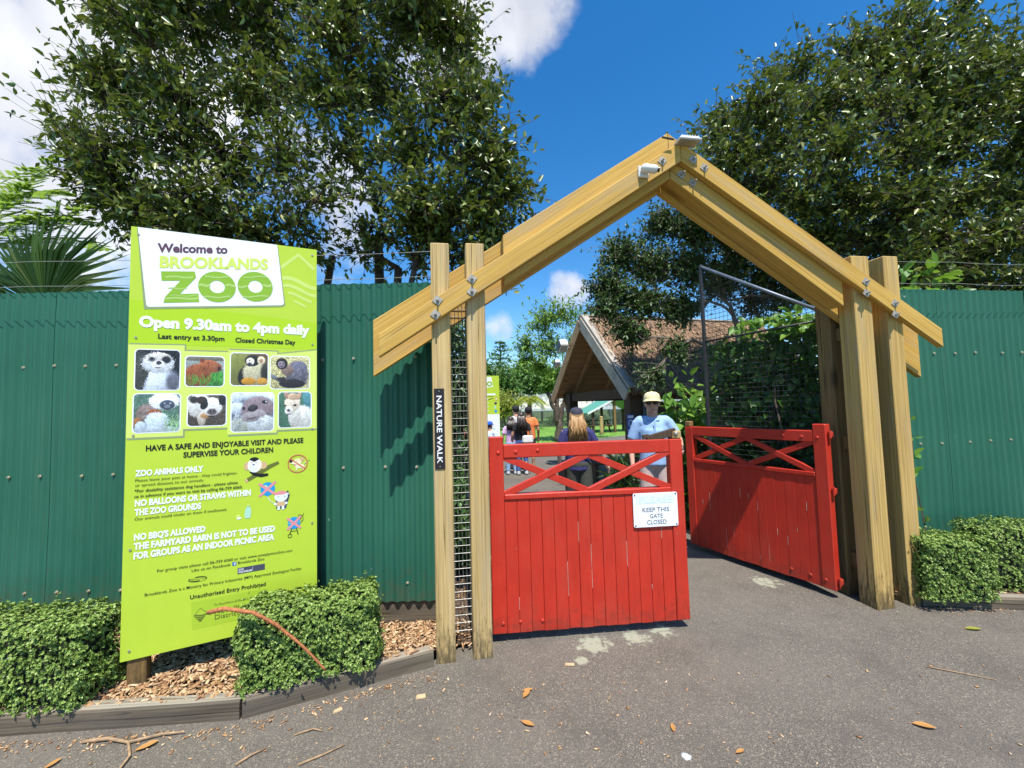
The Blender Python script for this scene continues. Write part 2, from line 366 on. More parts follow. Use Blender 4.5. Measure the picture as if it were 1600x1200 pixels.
# ------------------------------------------------------------------ building helpers
class MB:
    """collects shapes and links them as one mesh object"""
    def __init__(s):
        s.v = []; s.f = []; s.m = []
    def add(s, vs, fs, mi=0):
        o = len(s.v)
        s.v.extend([tuple(p) for p in vs])
        s.f.extend([tuple(i + o for i in f) for f in fs])
        s.m.extend([mi] * len(fs))
        return s
    def box(s, a, b, bev=0.0, mat4=None, mi=0):
        a, b = Vector(a), Vector(b)
        bm = bmesh.new()
        bmesh.ops.create_cube(bm, size=1.0)
        for v in bm.verts:
            v.co = Vector(((a.x + b.x) / 2 + v.co.x * (b.x - a.x), (a.y + b.y) / 2 + v.co.y * (b.y - a.y), (a.z + b.z) / 2 + v.co.z * (b.z - a.z)))
        if bev > 0:
            bmesh.ops.bevel(bm, geom=bm.edges[:], offset=bev, segments=1, affect='EDGES', profile=0.5)
        bm.verts.index_update()
        vs = [(mat4 @ v.co if mat4 else v.co.copy()) for v in bm.verts]
        s.add(vs, [[v.index for v in f.verts] for f in bm.faces], mi)
        bm.free()
        return s
    def beam(s, p0, p1, w, h, up=(0, 0, 1), bev=0.0, mi=0):
        """box from p0 to p1, w across, h along up"""
        p0, p1 = Vector(p0), Vector(p1)
        x = (p1 - p0); L = x.length; x.normalize()
        y = Vector(up).cross(x).normalized(); z = x.cross(y)
        mt = Matrix(((x.x, y.x, z.x, p0.x), (x.y, y.y, z.y, p0.y), (x.z, y.z, z.z, p0.z), (0, 0, 0, 1)))
        return s.box((0, -w / 2, -h / 2), (L, w / 2, h / 2), bev, mt, mi)
    def tube(s, pts, rad, n=6, cap=True, mi=0):
        pts = [Vector(p) for p in pts]
        if isinstance(rad, (int, float)): rad = [rad] * len(pts)
        rings = []
        ref = None
        for i, p in enumerate(pts):
            t = (pts[min(i + 1, len(pts) - 1)] - pts[max(i - 1, 0)])
            if t.length < 1e-9: t = Vector((0, 0, 1))
            t.normalize()
            if ref is None:
                ref = Vector((1, 0, 0)) if abs(t.x) < 0.8 else Vector((0, 1, 0))
            a = ref - t * ref.dot(t)
            if a.length < 1e-6: a = t.orthogonal()
            a.normalize(); ref = a
            bb = t.cross(a)
            rings.append([p + (a * math.cos(2 * math.pi * k / n) + bb * math.sin(2 * math.pi * k / n)) * rad[i] for k in range(n)])
        vs = [q for r in rings for q in r]
        fs = []
        for i in range(len(pts) - 1):
            for k in range(n):
                k2 = (k + 1) % n
                fs.append((i * n + k, i * n + k2, (i + 1) * n + k2, (i + 1) * n + k))
        if cap:
            fs.append(tuple(range(n - 1, -1, -1)))
            fs.append(tuple((len(pts) - 1) * n + k for k in range(n)))
        return s.add(vs, fs, mi)
    def capsule(s, p0, p1, r0, r1, n=12, flat=False, sq=(1, 1)):
        p0, p1 = Vector(p0), Vector(p1)
        ax = p1 - p0; L = ax.length
        if L < 1e-6: ax = Vector((0, 0, 1)); L = 1e-4
        ax.normalize()
        pr = []
        if flat:
            pr = [(0, 0.001), (0, r0), (L, r1), (L, 0.001)]
        else:
            for k in range(5): a = math.pi / 2 * k / 4; pr.append((-r0 * math.cos(a), max(0.0005, r0 * math.sin(a))))
            for k in range(5): a = math.pi / 2 * k / 4; pr.append((L + r1 * math.sin(a), max(0.0005, r1 * math.cos(a))))
        a = Vector((1, 0, 0)) - ax * ax.x
        if a.length < 0.1: a = Vector((0, 1, 0)) - ax * ax.y
        a.normalize(); b = ax.cross(a)
        vs = [p0 + ax * t + (a * math.cos(2 * math.pi * k / n) * sq[0] + b * math.sin(2 * math.pi * k / n) * sq[1]) * r for t, r in pr for k in range(n)]
        m = len(pr); fs = []
        for i in range(m - 1):
            for k in range(n):
                k2 = (k + 1) % n
                fs.append((i * n + k, i * n + k2, (i + 1) * n + k2, (i + 1) * n + k))
        fs.append(tuple(range(n - 1, -1, -1))); fs.append(tuple((m - 1) * n + k for k in range(n)))
        return s.add(vs, fs)
    def ell(s, c, r, n=14, m=9, rot=None):
        c = Vector(c)
        vs = []
        for i in range(m + 1):
            th = math.pi * i / m
            rr = max(math.sin(th), 0.004)
            for k in range(n):
                ph = 2 * math.pi * k / n
                p = Vector((rr * math.cos(ph) * r[0], rr * math.sin(ph) * r[1], math.cos(th) * r[2]))
                if rot is not None: p = rot @ p
                vs.append(c + p)
        fs = []
        for i in range(m):
            for k in range(n):
                k2 = (k + 1) % n
                fs.append((i * n + k, (i + 1) * n + k, (i + 1) * n + k2, i * n + k2))
        fs.append(tuple(range(n))); fs.append(tuple(m * n + k for k in range(n - 1, -1, -1)))
        return s.add(vs, fs)
    def prism(s, poly, y0, y1, mi=0):
        """polygon in x,z extruded along y"""
        n = len(poly)
        vs = [(x, y0, z) for x, z in poly] + [(x, y1, z) for x, z in poly]
        fs = [tuple(range(n)), tuple(range(2 * n - 1, n - 1, -1))]
        for i in range(n):
            j = (i + 1) % n
            fs.append((i, i + n, j + n, j))
        return s.add(vs, fs, mi)
    def build(s, name, mats, parent=None, smooth=False, loc=None, mtx=None):
        me = bpy.data.meshes.new(name)
        me.from_pydata(s.v, [], s.f)
        if not isinstance(mats, (list, tuple)): mats = [mats]
        for x in mats: me.materials.append(M[x] if isinstance(x, str) else x)
        if len(mats) > 1: me.polygons.foreach_set('material_index', s.m)
        if smooth: me.polygons.foreach_set('use_smooth', [True] * len(me.polygons))
        bm = bmesh.new(); bm.from_mesh(me); bmesh.ops.recalc_face_normals(bm, faces=bm.faces[:]); bm.to_mesh(me); bm.free()
        me.update()
        return link(name, me, parent, loc, mtx)

def link(name, me, parent=None, loc=None, mtx=None):
    o = bpy.data.objects.new(name, me)
    COL.objects.link(o)
    if parent is not None: o.parent = parent
    if loc is not None: o.location = loc
    if mtx is not None: o.matrix_basis = mtx
    return o

def tag(o, label=None, cat=None, group=None, kind=None):
    if label: o['label'] = label
    if cat: o['category'] = cat
    if group: o['group'] = group
    if kind: o['kind'] = kind
    return o

def thing(name, label, cat, loc=(0, 0, 0), rz=0.0, group=None):
    o = bpy.data.objects.new(name, None)
    COL.objects.link(o)
    o.empty_display_size = 0.2
    o.location = loc; o.rotation_euler = (0, 0, rz)
    return tag(o, label, cat, group)

def structure(o):
    o['kind'] = 'structure'
    return o

def dup(root, loc, rz, label):
    r = root.copy(); COL.objects.link(r); r.location = loc; r.rotation_euler = (0, 0, rz); r['label'] = label
    for ch in list(root.children):
        c = ch.copy(); COL.objects.link(c); c.parent = r
        for g in list(ch.children):
            d = g.copy(); COL.objects.link(d); d.parent = c
    return r

def npmesh(name, V, F, mat, parent=None, smooth=False, loc=None):
    """V (n,3) array, F (m,k) array of equal-size faces"""
    me = bpy.data.meshes.new(name)
    V = np.asarray(V, dtype=np.float32); F = np.asarray(F, dtype=np.int32)
    me.vertices.add(len(V)); me.vertices.foreach_set('co', V.ravel())
    k = F.shape[1]
    me.loops.add(F.size); me.loops.foreach_set('vertex_index', F.ravel())
    me.polygons.add(len(F))
    me.polygons.foreach_set('loop_start', np.arange(0, F.size, k, dtype=np.int32))
    me.polygons.foreach_set('loop_total', np.full(len(F), k, dtype=np.int32))
    if smooth: me.polygons.foreach_set('use_smooth', np.ones(len(F), dtype=bool))
    me.materials.append(M[mat] if isinstance(mat, str) else mat)
    me.update(calc_edges=True); me.validate()
    return link(name, me, parent, loc)

def unit(a):
    return a / np.maximum(np.linalg.norm(a, axis=-1, keepdims=True), 1e-9)

def leaves_geo(P, D, U, L, Wd, fold=0.18, droop=0.12, simple=False):
    """leaf blades: base points P, directions D, up hints U, lengths L, widths Wd"""
    D = unit(D); S = unit(np.cross(D, U)); Nn = np.cross(S, D)
    L = L[:, None]; Wd = Wd[:, None]
    n = len(P)
    if simple:
        b = P; t = P + D * L - Nn * L * droop
        l = P + D * L * 0.45 + S * Wd * 0.5 + Nn * Wd * fold; r = P + D * L * 0.45 - S * Wd * 0.5 + Nn * Wd * fold
        V = np.stack([b, r, t, l], 1).reshape(-1, 3)
        F = np.arange(4 * n).reshape(n, 4)
        return V, F
    b = P; t = P + D * L - Nn * L * droop
    l1 = P + D * L * 0.28 + S * Wd * 0.44 + Nn * Wd * fold
    l2 = P + D * L * 0.64 + S * Wd * 0.40 + Nn * (Wd * fold - L * droop * 0.35)
    r1 = P + D * L * 0.28 - S * Wd * 0.44 + Nn * Wd * fold
    r2 = P + D * L * 0.64 - S * Wd * 0.40 + Nn * (Wd * fold - L * droop * 0.35)
    V = np.stack([b, r1, r2, t, l2, l1], 1).reshape(-1, 3)
    i = np.arange(n)[:, None] * 6
    F = np.concatenate([i + np.array([[0, 1, 2, 3]]), i + np.array([[0, 3, 4, 5]])], 0)
    return V, F

def polyline(p0, p1, bow, jit, n, rng):
    """bent path from p0 to p1"""
    t = np.linspace(0, 1, n)[:, None]
    p = p0 * (1 - t) + p1 * t + np.asarray(bow) * (4 * t * (1 - t))
    j = rng.normal(0, jit, (n, 3)); j[0] = 0; j[-1] *= 0.3
    return p + j

def in_ell(rng, c, r, k):
    d = unit(rng.normal(0, 1, (k, 3))); u = rng.random((k, 1)) ** (1 / 2.4)
    return np.asarray(c) + d * u * np.asarray(r)

def tree(name, label, cat, bases, clumps, leaf, mat, bark='bark', seed=1, limb_r=0.06, twigs=60, per=9, fork=1.6, group=None, simple=False, width=0.48, up=0.5, sag=0.0):
    """trunk with limbs reaching every clump of the crown, twigs inside each clump, leaves along each twig"""
    rng = np.random.default_rng(seed)
    root = thing(name, label, cat, tuple(bases[0][0]), 0, group)
    O = np.asarray(bases[0][0], float)
    tr = MB(); PP = []; DD = []
    nodes = []                                   # (point, radius) along everything grown so far
    for b0, b1, r in bases:
        b0 = np.asarray(b0, float); b1 = np.asarray(b1, float)
        pl = polyline(b0, b1, rng.normal(0, 0.06, 3), 0.03, 6, rng)
        rad = np.linspace(r, r * 0.72, 6)
        tr.tube(pl - O, list(rad), 9)
        nodes += [(pl[i], rad[i]) for i in (4, 5)]
    b_mid = np.mean([np.asarray(b[1], float) for b in bases], axis=0)
    for c, r, dens in sorted(clumps, key=lambda q: np.linalg.norm(np.asarray(q[0]) - b_mid)):
        c = np.asarray(c, float); r = np.asarray(r, float)
        NP = np.array([q[0] for q in nodes]); NR = np.array([q[1] for q in nodes])
        dv = c - NP; dl = np.linalg.norm(dv, axis=1)
        cost = dl + np.where(dv[:, 2] < 0, 0.8, 0) + np.where(NR < 0.012, 0.6, 0) + rng.random(len(NP)) * 0.25
        bi = int(np.argmin(cost)); s, sr = nodes[bi]
        ln = np.linalg.norm(c - s)
        bow = np.array([0, 0, 1.0]) * ln * rng.normal(0.02, 0.05) + rng.normal(0, 0.05, 3) * ln
        limb = polyline(s, c, bow, 0.035, 9, rng)
        r0 = max(0.010, min(sr * 0.72, limb_r))
        rad = np.linspace(r0, max(0.007, r0 * 0.42), 9)
        tr.tube(limb - O, list(rad), 7)
        nodes += [(limb[i], rad[i]) for i in range(2, 9)]
        k = max(4, int(twigs * dens))
        ends = in_ell(rng, c, r, k)
        t0 = 0.45 + 0.55 * rng.random(k)
        for e, t in zip(ends, t0):
            st = limb[min(8, int(t * 8.99))]
            d = e - st
            bw = np.array([0, 0, -sag]) * np.linalg.norm(d) + rng.normal(0, 0.05, 3) * np.linalg.norm(d)
            tw = polyline(st, e, bw, 0.02, 6, rng)
            tr.tube(tw - O, list(np.linspace(0.011, 0.003, 6)), 3, cap=False)
            q = rng.random(per) ** 0.65 * 0.85 + 0.15
            idx = np.clip((q * 5).astype(int), 0, 4); fr = (q * 5 - idx)[:, None]
            base = tw[idx] * (1 - fr) + tw[idx + 1] * fr
            td = unit(tw[idx + 1] - tw[idx])
            side = unit(rng.normal(0, 1, (per, 3)))
            PP.append(base + side * leaf * 0.25 * rng.random((per, 1))); DD.append(td * 0.5 + side * 0.9 + np.array([0, 0, 0.05 - sag]))
            # side sprigs
            for _ in range(2):
                a = tw[rng.integers(2, 6)]
                dv = unit(rng.normal(0, 1, 3) + d / max(np.linalg.norm(d), 1e-6))
                ln = leaf * (2.5 + 3 * rng.random())
                m = max(3, per // 2)
                tt = rng.random((m, 1)) * 0.9 + 0.15
                PP.append(a + dv * ln * tt); DD.append(dv * 0.5 + unit(rng.normal(0, 1, (m, 3))) * 0.9)
                tr.tube([a - O, a + dv * ln - O], [0.004, 0.002], 3, cap=False)
    P = np.concatenate(PP); D = np.concatenate(DD); n = len(P)
    U = rng.normal(0, 0.55, (n, 3)) + np.array([0, -0.25, up + 0.5])
    L = leaf * (0.65 + 0.7 * rng.random(n))
    V, F = leaves_geo(P, D, U, L, L * width, simple=simple)
    tr.build('trunk', bark, root, smooth=True)
    npmesh('crown', V - O, F, mat, root)
    return root

def ray_dir(px, py):
    u = (px - 800) / 650.0; v = -(py - 600) / 650.0
    return _X * u + _Y * v + _F
def at_depth(px, py, Y):
    """point at distance Y in front of the eye on the sight line through a pixel of the survey photo"""
    d = ray_dir(px, py)
    return EYE + d * (Y / d.y)

# lettering: built-in font turned into a mesh, laid in the x,z plane facing -y
def lettering(lines, name, mat, parent, y=-0.004, bold=0.0):
    """lines: (text, x0, x1, baseline z, cap height, slope of the baseline)"""
    MBt = MB()
    for ln in lines:
        txt, x0, x1, z, cap = ln[:5]; slope = ln[5] if len(ln) > 5 else 0.0
        cu = bpy.data.curves.new('text', 'FONT')
        cu.body = txt; cu.size = 1.0; cu.offset = bold; cu.resolution_u = 3
        o = bpy.data.objects.new('text', cu); COL.objects.link(o)
        bpy.context.view_layer.update()
        dg = bpy.context.evaluated_depsgraph_get()
        me = bpy.data.meshes.new_from_object(o.evaluated_get(dg))
        co = np.zeros(len(me.vertices) * 3); me.vertices.foreach_get('co', co); co = co.reshape(-1, 3)
        a, bb = co[:, 0].min(), co[:, 0].max()
        sx = (x1 - x0) / (bb - a); sz = cap / 0.729
        vs = [(x0 + (p[0] - a) * sx, y, z + p[1] * sz + slope * (p[0] - a) * sx) for p in co]
        MBt.add(vs, [list(p.vertices) for p in me.polygons])
        bpy.data.objects.remove(o); bpy.data.curves.remove(cu); bpy.data.meshes.remove(me)
    return MBt.build(name, mat, parent)

def remesh(mb, name, mat, parent, voxel=0.012, smooth_it=4):
    """fuse overlapping closed shapes into one continuous skin"""
    me = bpy.data.meshes.new(name)
    me.from_pydata(mb.v, [], mb.f)
    bm = bmesh.new(); bm.from_mesh(me); bmesh.ops.recalc_face_normals(bm, faces=bm.faces[:]); bm.to_mesh(me); bm.free()
    o = bpy.data.objects.new(name, me); COL.objects.link(o)
    md = o.modifiers.new('fuse', 'REMESH'); md.mode = 'VOXEL'; md.voxel_size = voxel; md.use_smooth_shade = True
    sm = o.modifiers.new('soften', 'SMOOTH'); sm.iterations = smooth_it; sm.factor = 0.5
    bpy.context.view_layer.update()
    dg = bpy.context.evaluated_depsgraph_get()
    m2 = bpy.data.meshes.new_from_object(o.evaluated_get(dg))
    bpy.data.objects.remove(o); bpy.data.meshes.remove(me)
    m2.name = name
    m2.materials.clear(); m2.materials.append(M[mat] if isinstance(mat, str) else mat)
    m2.polygons.foreach_set('use_smooth', [True] * len(m2.polygons))
    return link(name, m2, parent)
# ------------------------------------------------------------------ ground
def sheet(name, poly, z, mat, sub=0):
    mb = MB()
    mb.add([(x, y, z) for x, y in poly], [tuple(range(len(poly)))])
    return structure(mb.build(name, mat))
sheet('ground', [(-400, -200), (400, -200), (400, 700), (-400, 700)], -0.012, 'field')
sheet('path', [(-9, -6), (9, -6), (9, 3.2), (7, 5), (5.2, 12), (5.6, 19.2), (3.0, 19.2), (1.2, 17.2), (-0.8, 16.6), (-5, 17.5), (-5, 5), (-9, 3.5)], 0.0, 'asphalt')
sheet('path_beyond', [(3.0, 19.2), (5.6, 19.2), (9.5, 23.6), (7.5, 23.8), (4.2, 20.8)], 0.002, 'asphalt')
# lawn: short grass blades over a green sheet
sheet('lawn', [(-30, 17.2), (-0.8, 16.8), (1.2, 17.4), (3.0, 19.4), (7.5, 24.0), (40, 24.0), (40, 60), (-30, 60)], -0.004, 'lawn')
rng = np.random.default_rng(3)
n = 9000
P = np.stack([rng.uniform(-4, 7, n), rng.uniform(17.0, 34, n), np.zeros(n)], 1)
keep = (P[:, 1] > 17.4 + np.clip(P[:, 0] - 1.2, 0, 9) * 1.05)
P = P[keep]; n = len(P)
V, F = leaves_geo(P, np.stack([rng.normal(0, .5, n), rng.normal(0, .5, n), np.ones(n)], 1), np.tile([0, -1.0, 0.2], (n, 1)), np.full(n, 0.05), np.full(n, 0.02), simple=True)
tag(npmesh('lawn_grass', V, F, 'bright_leaf'), 'short mown green grass of the lawn beyond the gate', 'grass', kind='stuff')

# planting bed, left: bumpy soil sheet with loose bark chips
KL = [(-6.0, 2.20), (-2.66, 2.215), (-1.47, 2.29), (-0.50, 2.715)]        # kerb line
def kerb_y(x):
    for (x0, y0), (x1, y1) in zip(KL, KL[1:]):
        if x <= x1: return y0 + (y1 - y0) * (x - x0) / (x1 - x0)
    return KL[-1][1]
mb = MB(); nx, ny = 60, 12
for j in range(ny + 1):
    for i in range(nx + 1):
        x = -6 + 5.58 * i / nx; y0 = kerb_y(x) + 0.05; y = y0 + (3.13 - y0) * j / ny
        mb.v.append((x, y, 0.075 + 0.02 * math.sin(x * 7 + j) * math.sin(y * 9) - 0.02 * (j / ny)))
for j in range(ny):
    for i in range(nx):
        a = j * (nx + 1) + i
        mb.f.append((a, a + 1, a + nx + 2, a + nx + 1)); mb.m.append(0)
structure(mb.build('planting_bed', 'soil', smooth=True))
sheet('planting_bed_inside', [(-1.9, 3.10), (-0.50, 2.85), (-0.20, 2.95), (-0.22, 5.6), (-1.9, 5.6)], 0.03, 'soil')
sheet('planting_bed_right', [(2.75, 3.42), (3.12, 3.36), (6.5, 2.80), (6.5, 4.2), (3.0, 3.8)], 0.055, 'soil')

def chip_mesh(name, pts, lo, hi, seed):
    rng = np.random.default_rng(seed)
    n = len(pts); P = np.asarray(pts, float)
    L = lo + (hi - lo) * rng.random(n) ** 2; Wd = L * (0.25 + 0.35 * rng.random(n)); T = 0.003 + 0.003 * rng.random(n)
    D = unit(np.stack([rng.normal(0, 1, n), rng.normal(0, 1, n), rng.normal(0, 0.28, n)], 1))
    U = unit(np.stack([rng.normal(0, .35, n), rng.normal(0, .35, n), np.ones(n)], 1))
    S = unit(np.cross(D, U)); U = np.cross(S, D)
    L = L[:, None]; Wd = Wd[:, None]; T = T[:, None]
    c = []
    for z in (0, 1):
        for a, bb in ((-.5, -.35), (.5, -.5), (.45, .4), (-.55, .5)):
            c.append(P + D * L * a + S * Wd * bb + U * T * z)
    V = np.stack(c, 1).reshape(-1, 3)
    i = np.arange(n)[:, None] * 8
    F = np.concatenate([i + np.array([q]) for q in ((3, 2, 1, 0), (4, 5, 6, 7), (0, 1, 5, 4), (1, 2, 6, 5), (2, 3, 7, 6), (3, 0, 4, 7))], 0)
    return npmesh(name, V, F, 'chips')
rng = np.random.default_rng(5)
pts = []
while len(pts) < 12000:
    x = rng.uniform(-3.6, -0.42); y = rng.uniform(2.1, 3.08)
    if y > kerb_y(x) + 0.035:
        pts.append((x, y, 0.078 + 0.02 * rng.random()))
while len(pts) < 12900:
    x = rng.uniform(-0.9, -0.22); y = rng.uniform(2.85, 4.6)
    pts.append((x, y, 0.033 + 0.008 * rng.random()))
while len(pts) < 14000:
    x = rng.uniform(3.0, 5.2); y = rng.uniform(3.0, 3.75)
    if y > 3.36 - (x - 3.12) * 0.166: pts.append((x, y, 0.06 + 0.01 * rng.random()))
tag(chip_mesh('bark_mulch', pts, 0.013, 0.052, 6), 'tan wood bark chips covering the planting beds', 'bark mulch', kind='stuff')
# small debris blown over the asphalt
pts = []
while len(pts) < 420:
    x = rng.normal(-0.3, 1.6); y = rng.uniform(1.6, 3.2)
    if y < kerb_y(x) - 0.03 and -3.4 < x < 4: pts.append((x, y, 0.002))
for _ in range(420):
    x = rng.uniform(-3.3, -0.5); pts.append((x, kerb_y(x) - 0.05 - abs(rng.normal(0, 0.05)), 0.002))
for _ in range(120):
    x = rng.uniform(3.0, 4.4); pts.append((x, 3.30 - (x - 3.12) * 0.166 - abs(rng.normal(0, 0.05)), 0.002))
tag(chip_mesh('scattered_debris', pts, 0.006, 0.022, 8), 'tiny crumbs of bark and dry leaf scattered over the asphalt', 'debris', kind='stuff')

# timber edging boards
def edging(p0, p1, label, h=0.098, w=0.085):
    p0 = Vector((p0[0], p0[1], 0)); p1 = Vector((p1[0], p1[1], 0))
    ang = math.atan2(p1.y - p0.y, p1.x - p0.x)
    t = thing('timber_edging', label, 'edging', p0, ang, 'timber edging of the planting beds')
    L = (p1 - p0).length
    mb = MB(); k = max(2, int(L / 0.22))
    r = random.Random(int(L * 1000))
    vs = []
    for i in range(k + 1):
        x = L * i / k; j = lambda s: r.uniform(-s, s)
        vs += [(x, j(.002), -0.02), (x, j(.003), h - 0.012 + j(.003)), (x, 0.012 + j(.003), h + j(.004)), (x, w - 0.01, h + j(.004)), (x, w, h - 0.012), (x, w, -0.02)]
    fs = []
    for i in range(k):
        for q in range(5): fs.append((i * 6 + q, i * 6 + q + 1, i * 6 + q + 7, i * 6 + q + 6))
    fs.append(tuple(range(5, -1, -1))); fs.append(tuple(k * 6 + q for q in range(6)))
    mb.add(vs, fs)
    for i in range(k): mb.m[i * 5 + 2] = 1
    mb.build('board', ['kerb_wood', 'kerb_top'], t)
    return t
edging((-6.0, 2.20), (-2.668, 2.215), 'weathered timber edging board below the leftmost hedge')
edging((-2.66, 2.215), (-1.482, 2.287), 'weathered timber edging board in front of the welcome sign')
edging((-1.47, 2.292), (-0.535, 2.70), 'weathered timber edging board under the hedge between sign and archway')
edging((3.12, 3.30), (6.4, 2.75), 'low timber edging board below the hedge right of the archway', 0.085)

# ------------------------------------------------------------------ corrugated fences
def screw_part(parent, x, z, y=-0.013):
    mb = MB()
    mb.tube([(x, y + 0.004, z), (x, y, z)], 0.0105, 10)
    mb.tube([(x, y, z), (x, y - 0.008, z)], 0.0055, 6)
    return mb.build('screw', 'screw', parent)
def corrugated(name, label, p0, p1, zb, zt, rows, step=0.2286, off=0.05, xr=None, lap=1.9):
    p0 = Vector((p0[0], p0[1], 0)); p1 = Vector((p1[0], p1[1], 0)); L = (p1 - p0).length
    t = thing(name, label, 'fence', p0, math.atan2(p1.y - p0.y, p1.x - p0.x))
    pitch, amp, per = 0.0762, 0.0100, 10
    vs = []; fs = []
    r = random.Random(5)
    zs = [zb, zb + 0.3, zb + 0.7, zb + 1.2, zt - 0.6, zt - 0.25, zt]
    nz = len(zs); ns = 0; x0 = 0.0; W_ = pitch * 10
    while x0 < L - 0.02:                                   # sheets lapped one over the next
        x1 = min(L, x0 + W_ + pitch * 0.75); k = max(2, int((x1 - x0) / pitch * per)); o = len(vs); yo = -0.0022 * (ns % 2); dz = r.uniform(-.004, .004)
        for i in range(k + 1):
            x = x0 + (x1 - x0) * i / k
            y = yo - amp * math.cos(2 * math.pi * x / pitch)
            for q, z in enumerate(zs): vs.append((x, y + 0.005 * math.sin(x * 1.7 + q * 1.3) + r.uniform(-.0004, .0004), z + dz * (q in (0, nz - 1))))
        for i in range(k):
            for q in range(nz - 1): a = o + i * nz + q; fs.append((a, a + nz, a + nz + 1, a + 1))
        x0 += W_; ns += 1
    MB().add(vs, fs).build('corrugated_sheet', 'green_steel', t, smooth=True)
    mb = MB()
    mb.box((0, 0.020, -0.02), (L, 0.065, zb + 0.06), 0.004)
    mb.build('base_board', 'kerb_wood', t)
    for q in (0.55, zt - 0.62, zt - 1.42):
        MB().box((0, 0.022, q), (L, 0.062, q + 0.09)).build('rail', 'dark_wood', t)
    for z in rows:
        x = off
        while x < L:
            if xr is None or xr[0] <= x <= xr[1]:
                xx = round(x / pitch) * pitch
                screw_part(t, xx, z + r.uniform(-.006, .006), -amp - 0.006)
            x += step + (0.0762 if r.random() < 0.18 else 0)
    return t, L
fl, _ = corrugated('corrugated_fence', 'green corrugated steel fence behind the welcome sign, left of the archway', (-6.5, 3.07), (-0.50, 3.07), 0.240, 2.560, (1.998, 1.195, 0.37), off=0.10, xr=(2.2, 6.0))
fr, _ = corrugated('corrugated_fence', 'green corrugated steel fence right of the timber archway', (3.20, 3.715), (6.6, 4.21), 0.205, 2.60, (2.005, 1.185, 0.36), off=0.12, xr=(0.2, 2.6))
# the end cap where the right fence turns
mb = MB(); mb.box((4.955, 3.90, 2.30), (5.10, 3.965, 2.62), 0.004)
t = thing('fence_bracket', 'dark green bracket at the top of the right fence by the picture edge', 'bracket', (4.955, 3.90, 2.30))
mb.v = [(a - 4.955, b_ - 3.90, c_ - 2.30) for a, b_, c_ in mb.v]
mb.build('bracket_plate', 'green_steel', t)
mb = MB(); mb.tube([(0.07, 0.0, 0.25), (0.07, 0.0, 0.32)], 0.012, 8); mb.build('bolt', 'steel', t)
# strand wires carried above the fence on short outriggers
def strands(label, p0, p1, zs, posts, ys):
    p0 = Vector((p0[0], p0[1], 0)); p1 = Vector((p1[0], p1[1], 0)); L = (p1 - p0).length
    t = thing('strand_wire', label, 'wire', p0, math.atan2(p1.y - p0.y, p1.x - p0.x), 'wires strung above the fences')
    for z, y in zip(zs, ys):
        MB().tube([(L * i / 12, y, z - 0.012 * math.sin(math.pi * ((i / 3) % 1))) for i in range(13)], 0.0021, 5).build('wire', 'steel', t)
    for x in posts:
        mb = MB()
        mb.tube([(x, 0.03, zs[0] - 0.5), (x, 0.03, zs[1] + 0.03)], 0.007, 6)
        for z, y in zip(zs, ys):
            mb.tube([(x, 0.03, z), (x, y, z)], 0.006, 6); mb.tube([(x, y - 0.012, z), (x, y + 0.012, z)], 0.014, 8)
        mb.build('outrigger', 'black_plastic', t)
strands('two thin wires strung above the fence behind the welcome sign', (-6.5, 3.07), (-0.45, 3.07), (2.57, 2.76), (2.35, 4.45), (-0.12, -0.10))
strands('two thin wires strung above the fence right of the archway', (3.20, 3.715), (6.6, 4.21), (2.625, 2.83), (2.15,), (-0.12, -0.10))

# ------------------------------------------------------------------ timber archway
AX, AY, AA = -0.46, 2.731, math.atan2(0.16, 0.987)
arch = thing('timber_archway', 'tall pitched timber entrance archway of paired posts and bolted rafters', 'archway', (AX, AY, 0), AA)
def post(x0, x1, y0, y1, z, mat='post_wood', name='post'):
    cx, cy = (x0 + x1) / 2, (y0 + y1) / 2
    mb = MB(); mb.box((x0 - cx, y0 - cy, -0.05), (x1 - cx, y1 - cy, z), 0.006)
    return mb.build(name, mat, arch, loc=(cx, cy, 0))
post(-0.063, 0.060, 0.0, 0.140, 2.722)
post(0.170, 0.296, 0.0, 0.140, 2.728)
post(3.225, 3.385, 0.0, 0.145, 2.742, 'post_wood_gold')
post(3.525, 3.665, 0.0, 0.145, 2.750, 'post_wood_gold')
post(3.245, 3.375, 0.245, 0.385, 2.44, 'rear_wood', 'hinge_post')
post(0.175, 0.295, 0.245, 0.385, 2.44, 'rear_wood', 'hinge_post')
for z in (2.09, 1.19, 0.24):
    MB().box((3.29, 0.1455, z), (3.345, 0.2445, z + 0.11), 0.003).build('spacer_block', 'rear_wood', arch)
def rafter(poly, v0, v1, mat='rafter_wood'):
    (u0, w0), (u1, w1) = poly[0], poly[1]
    th = math.atan2(w1 - w0, u1 - u0)
    ct, st = math.cos(th), math.sin(th)
    loc = [((u - u0) * ct + (w - w0) * st, -(u - u0) * st + (w - w0) * ct) for u, w in poly]
    mb = MB(); mb.prism(loc, v0, v1)
    bm = bmesh.new()
    vs = [bm.verts.new(p) for p in mb.v]
    for f in mb.f: bm.faces.new([vs[i] for i in f])
    bmesh.ops.recalc_face_normals(bm, faces=bm.faces[:])
    bmesh.ops.bevel(bm, geom=bm.edges[:], offset=0.004, segments=1, affect='EDGES')
    bm.verts.index_update()
    m2 = MB(); m2.add([v.co.copy() for v in bm.verts], [[v.index for v in f.verts] for f in bm.faces]); bm.free()
    mt = Matrix(((ct, 0, -st, u0), (0, 1, 0, 0), (st, 0, ct, w0), (0, 0, 0, 1)))
    return m2.build('rafter', mat, arch, mtx=mt)
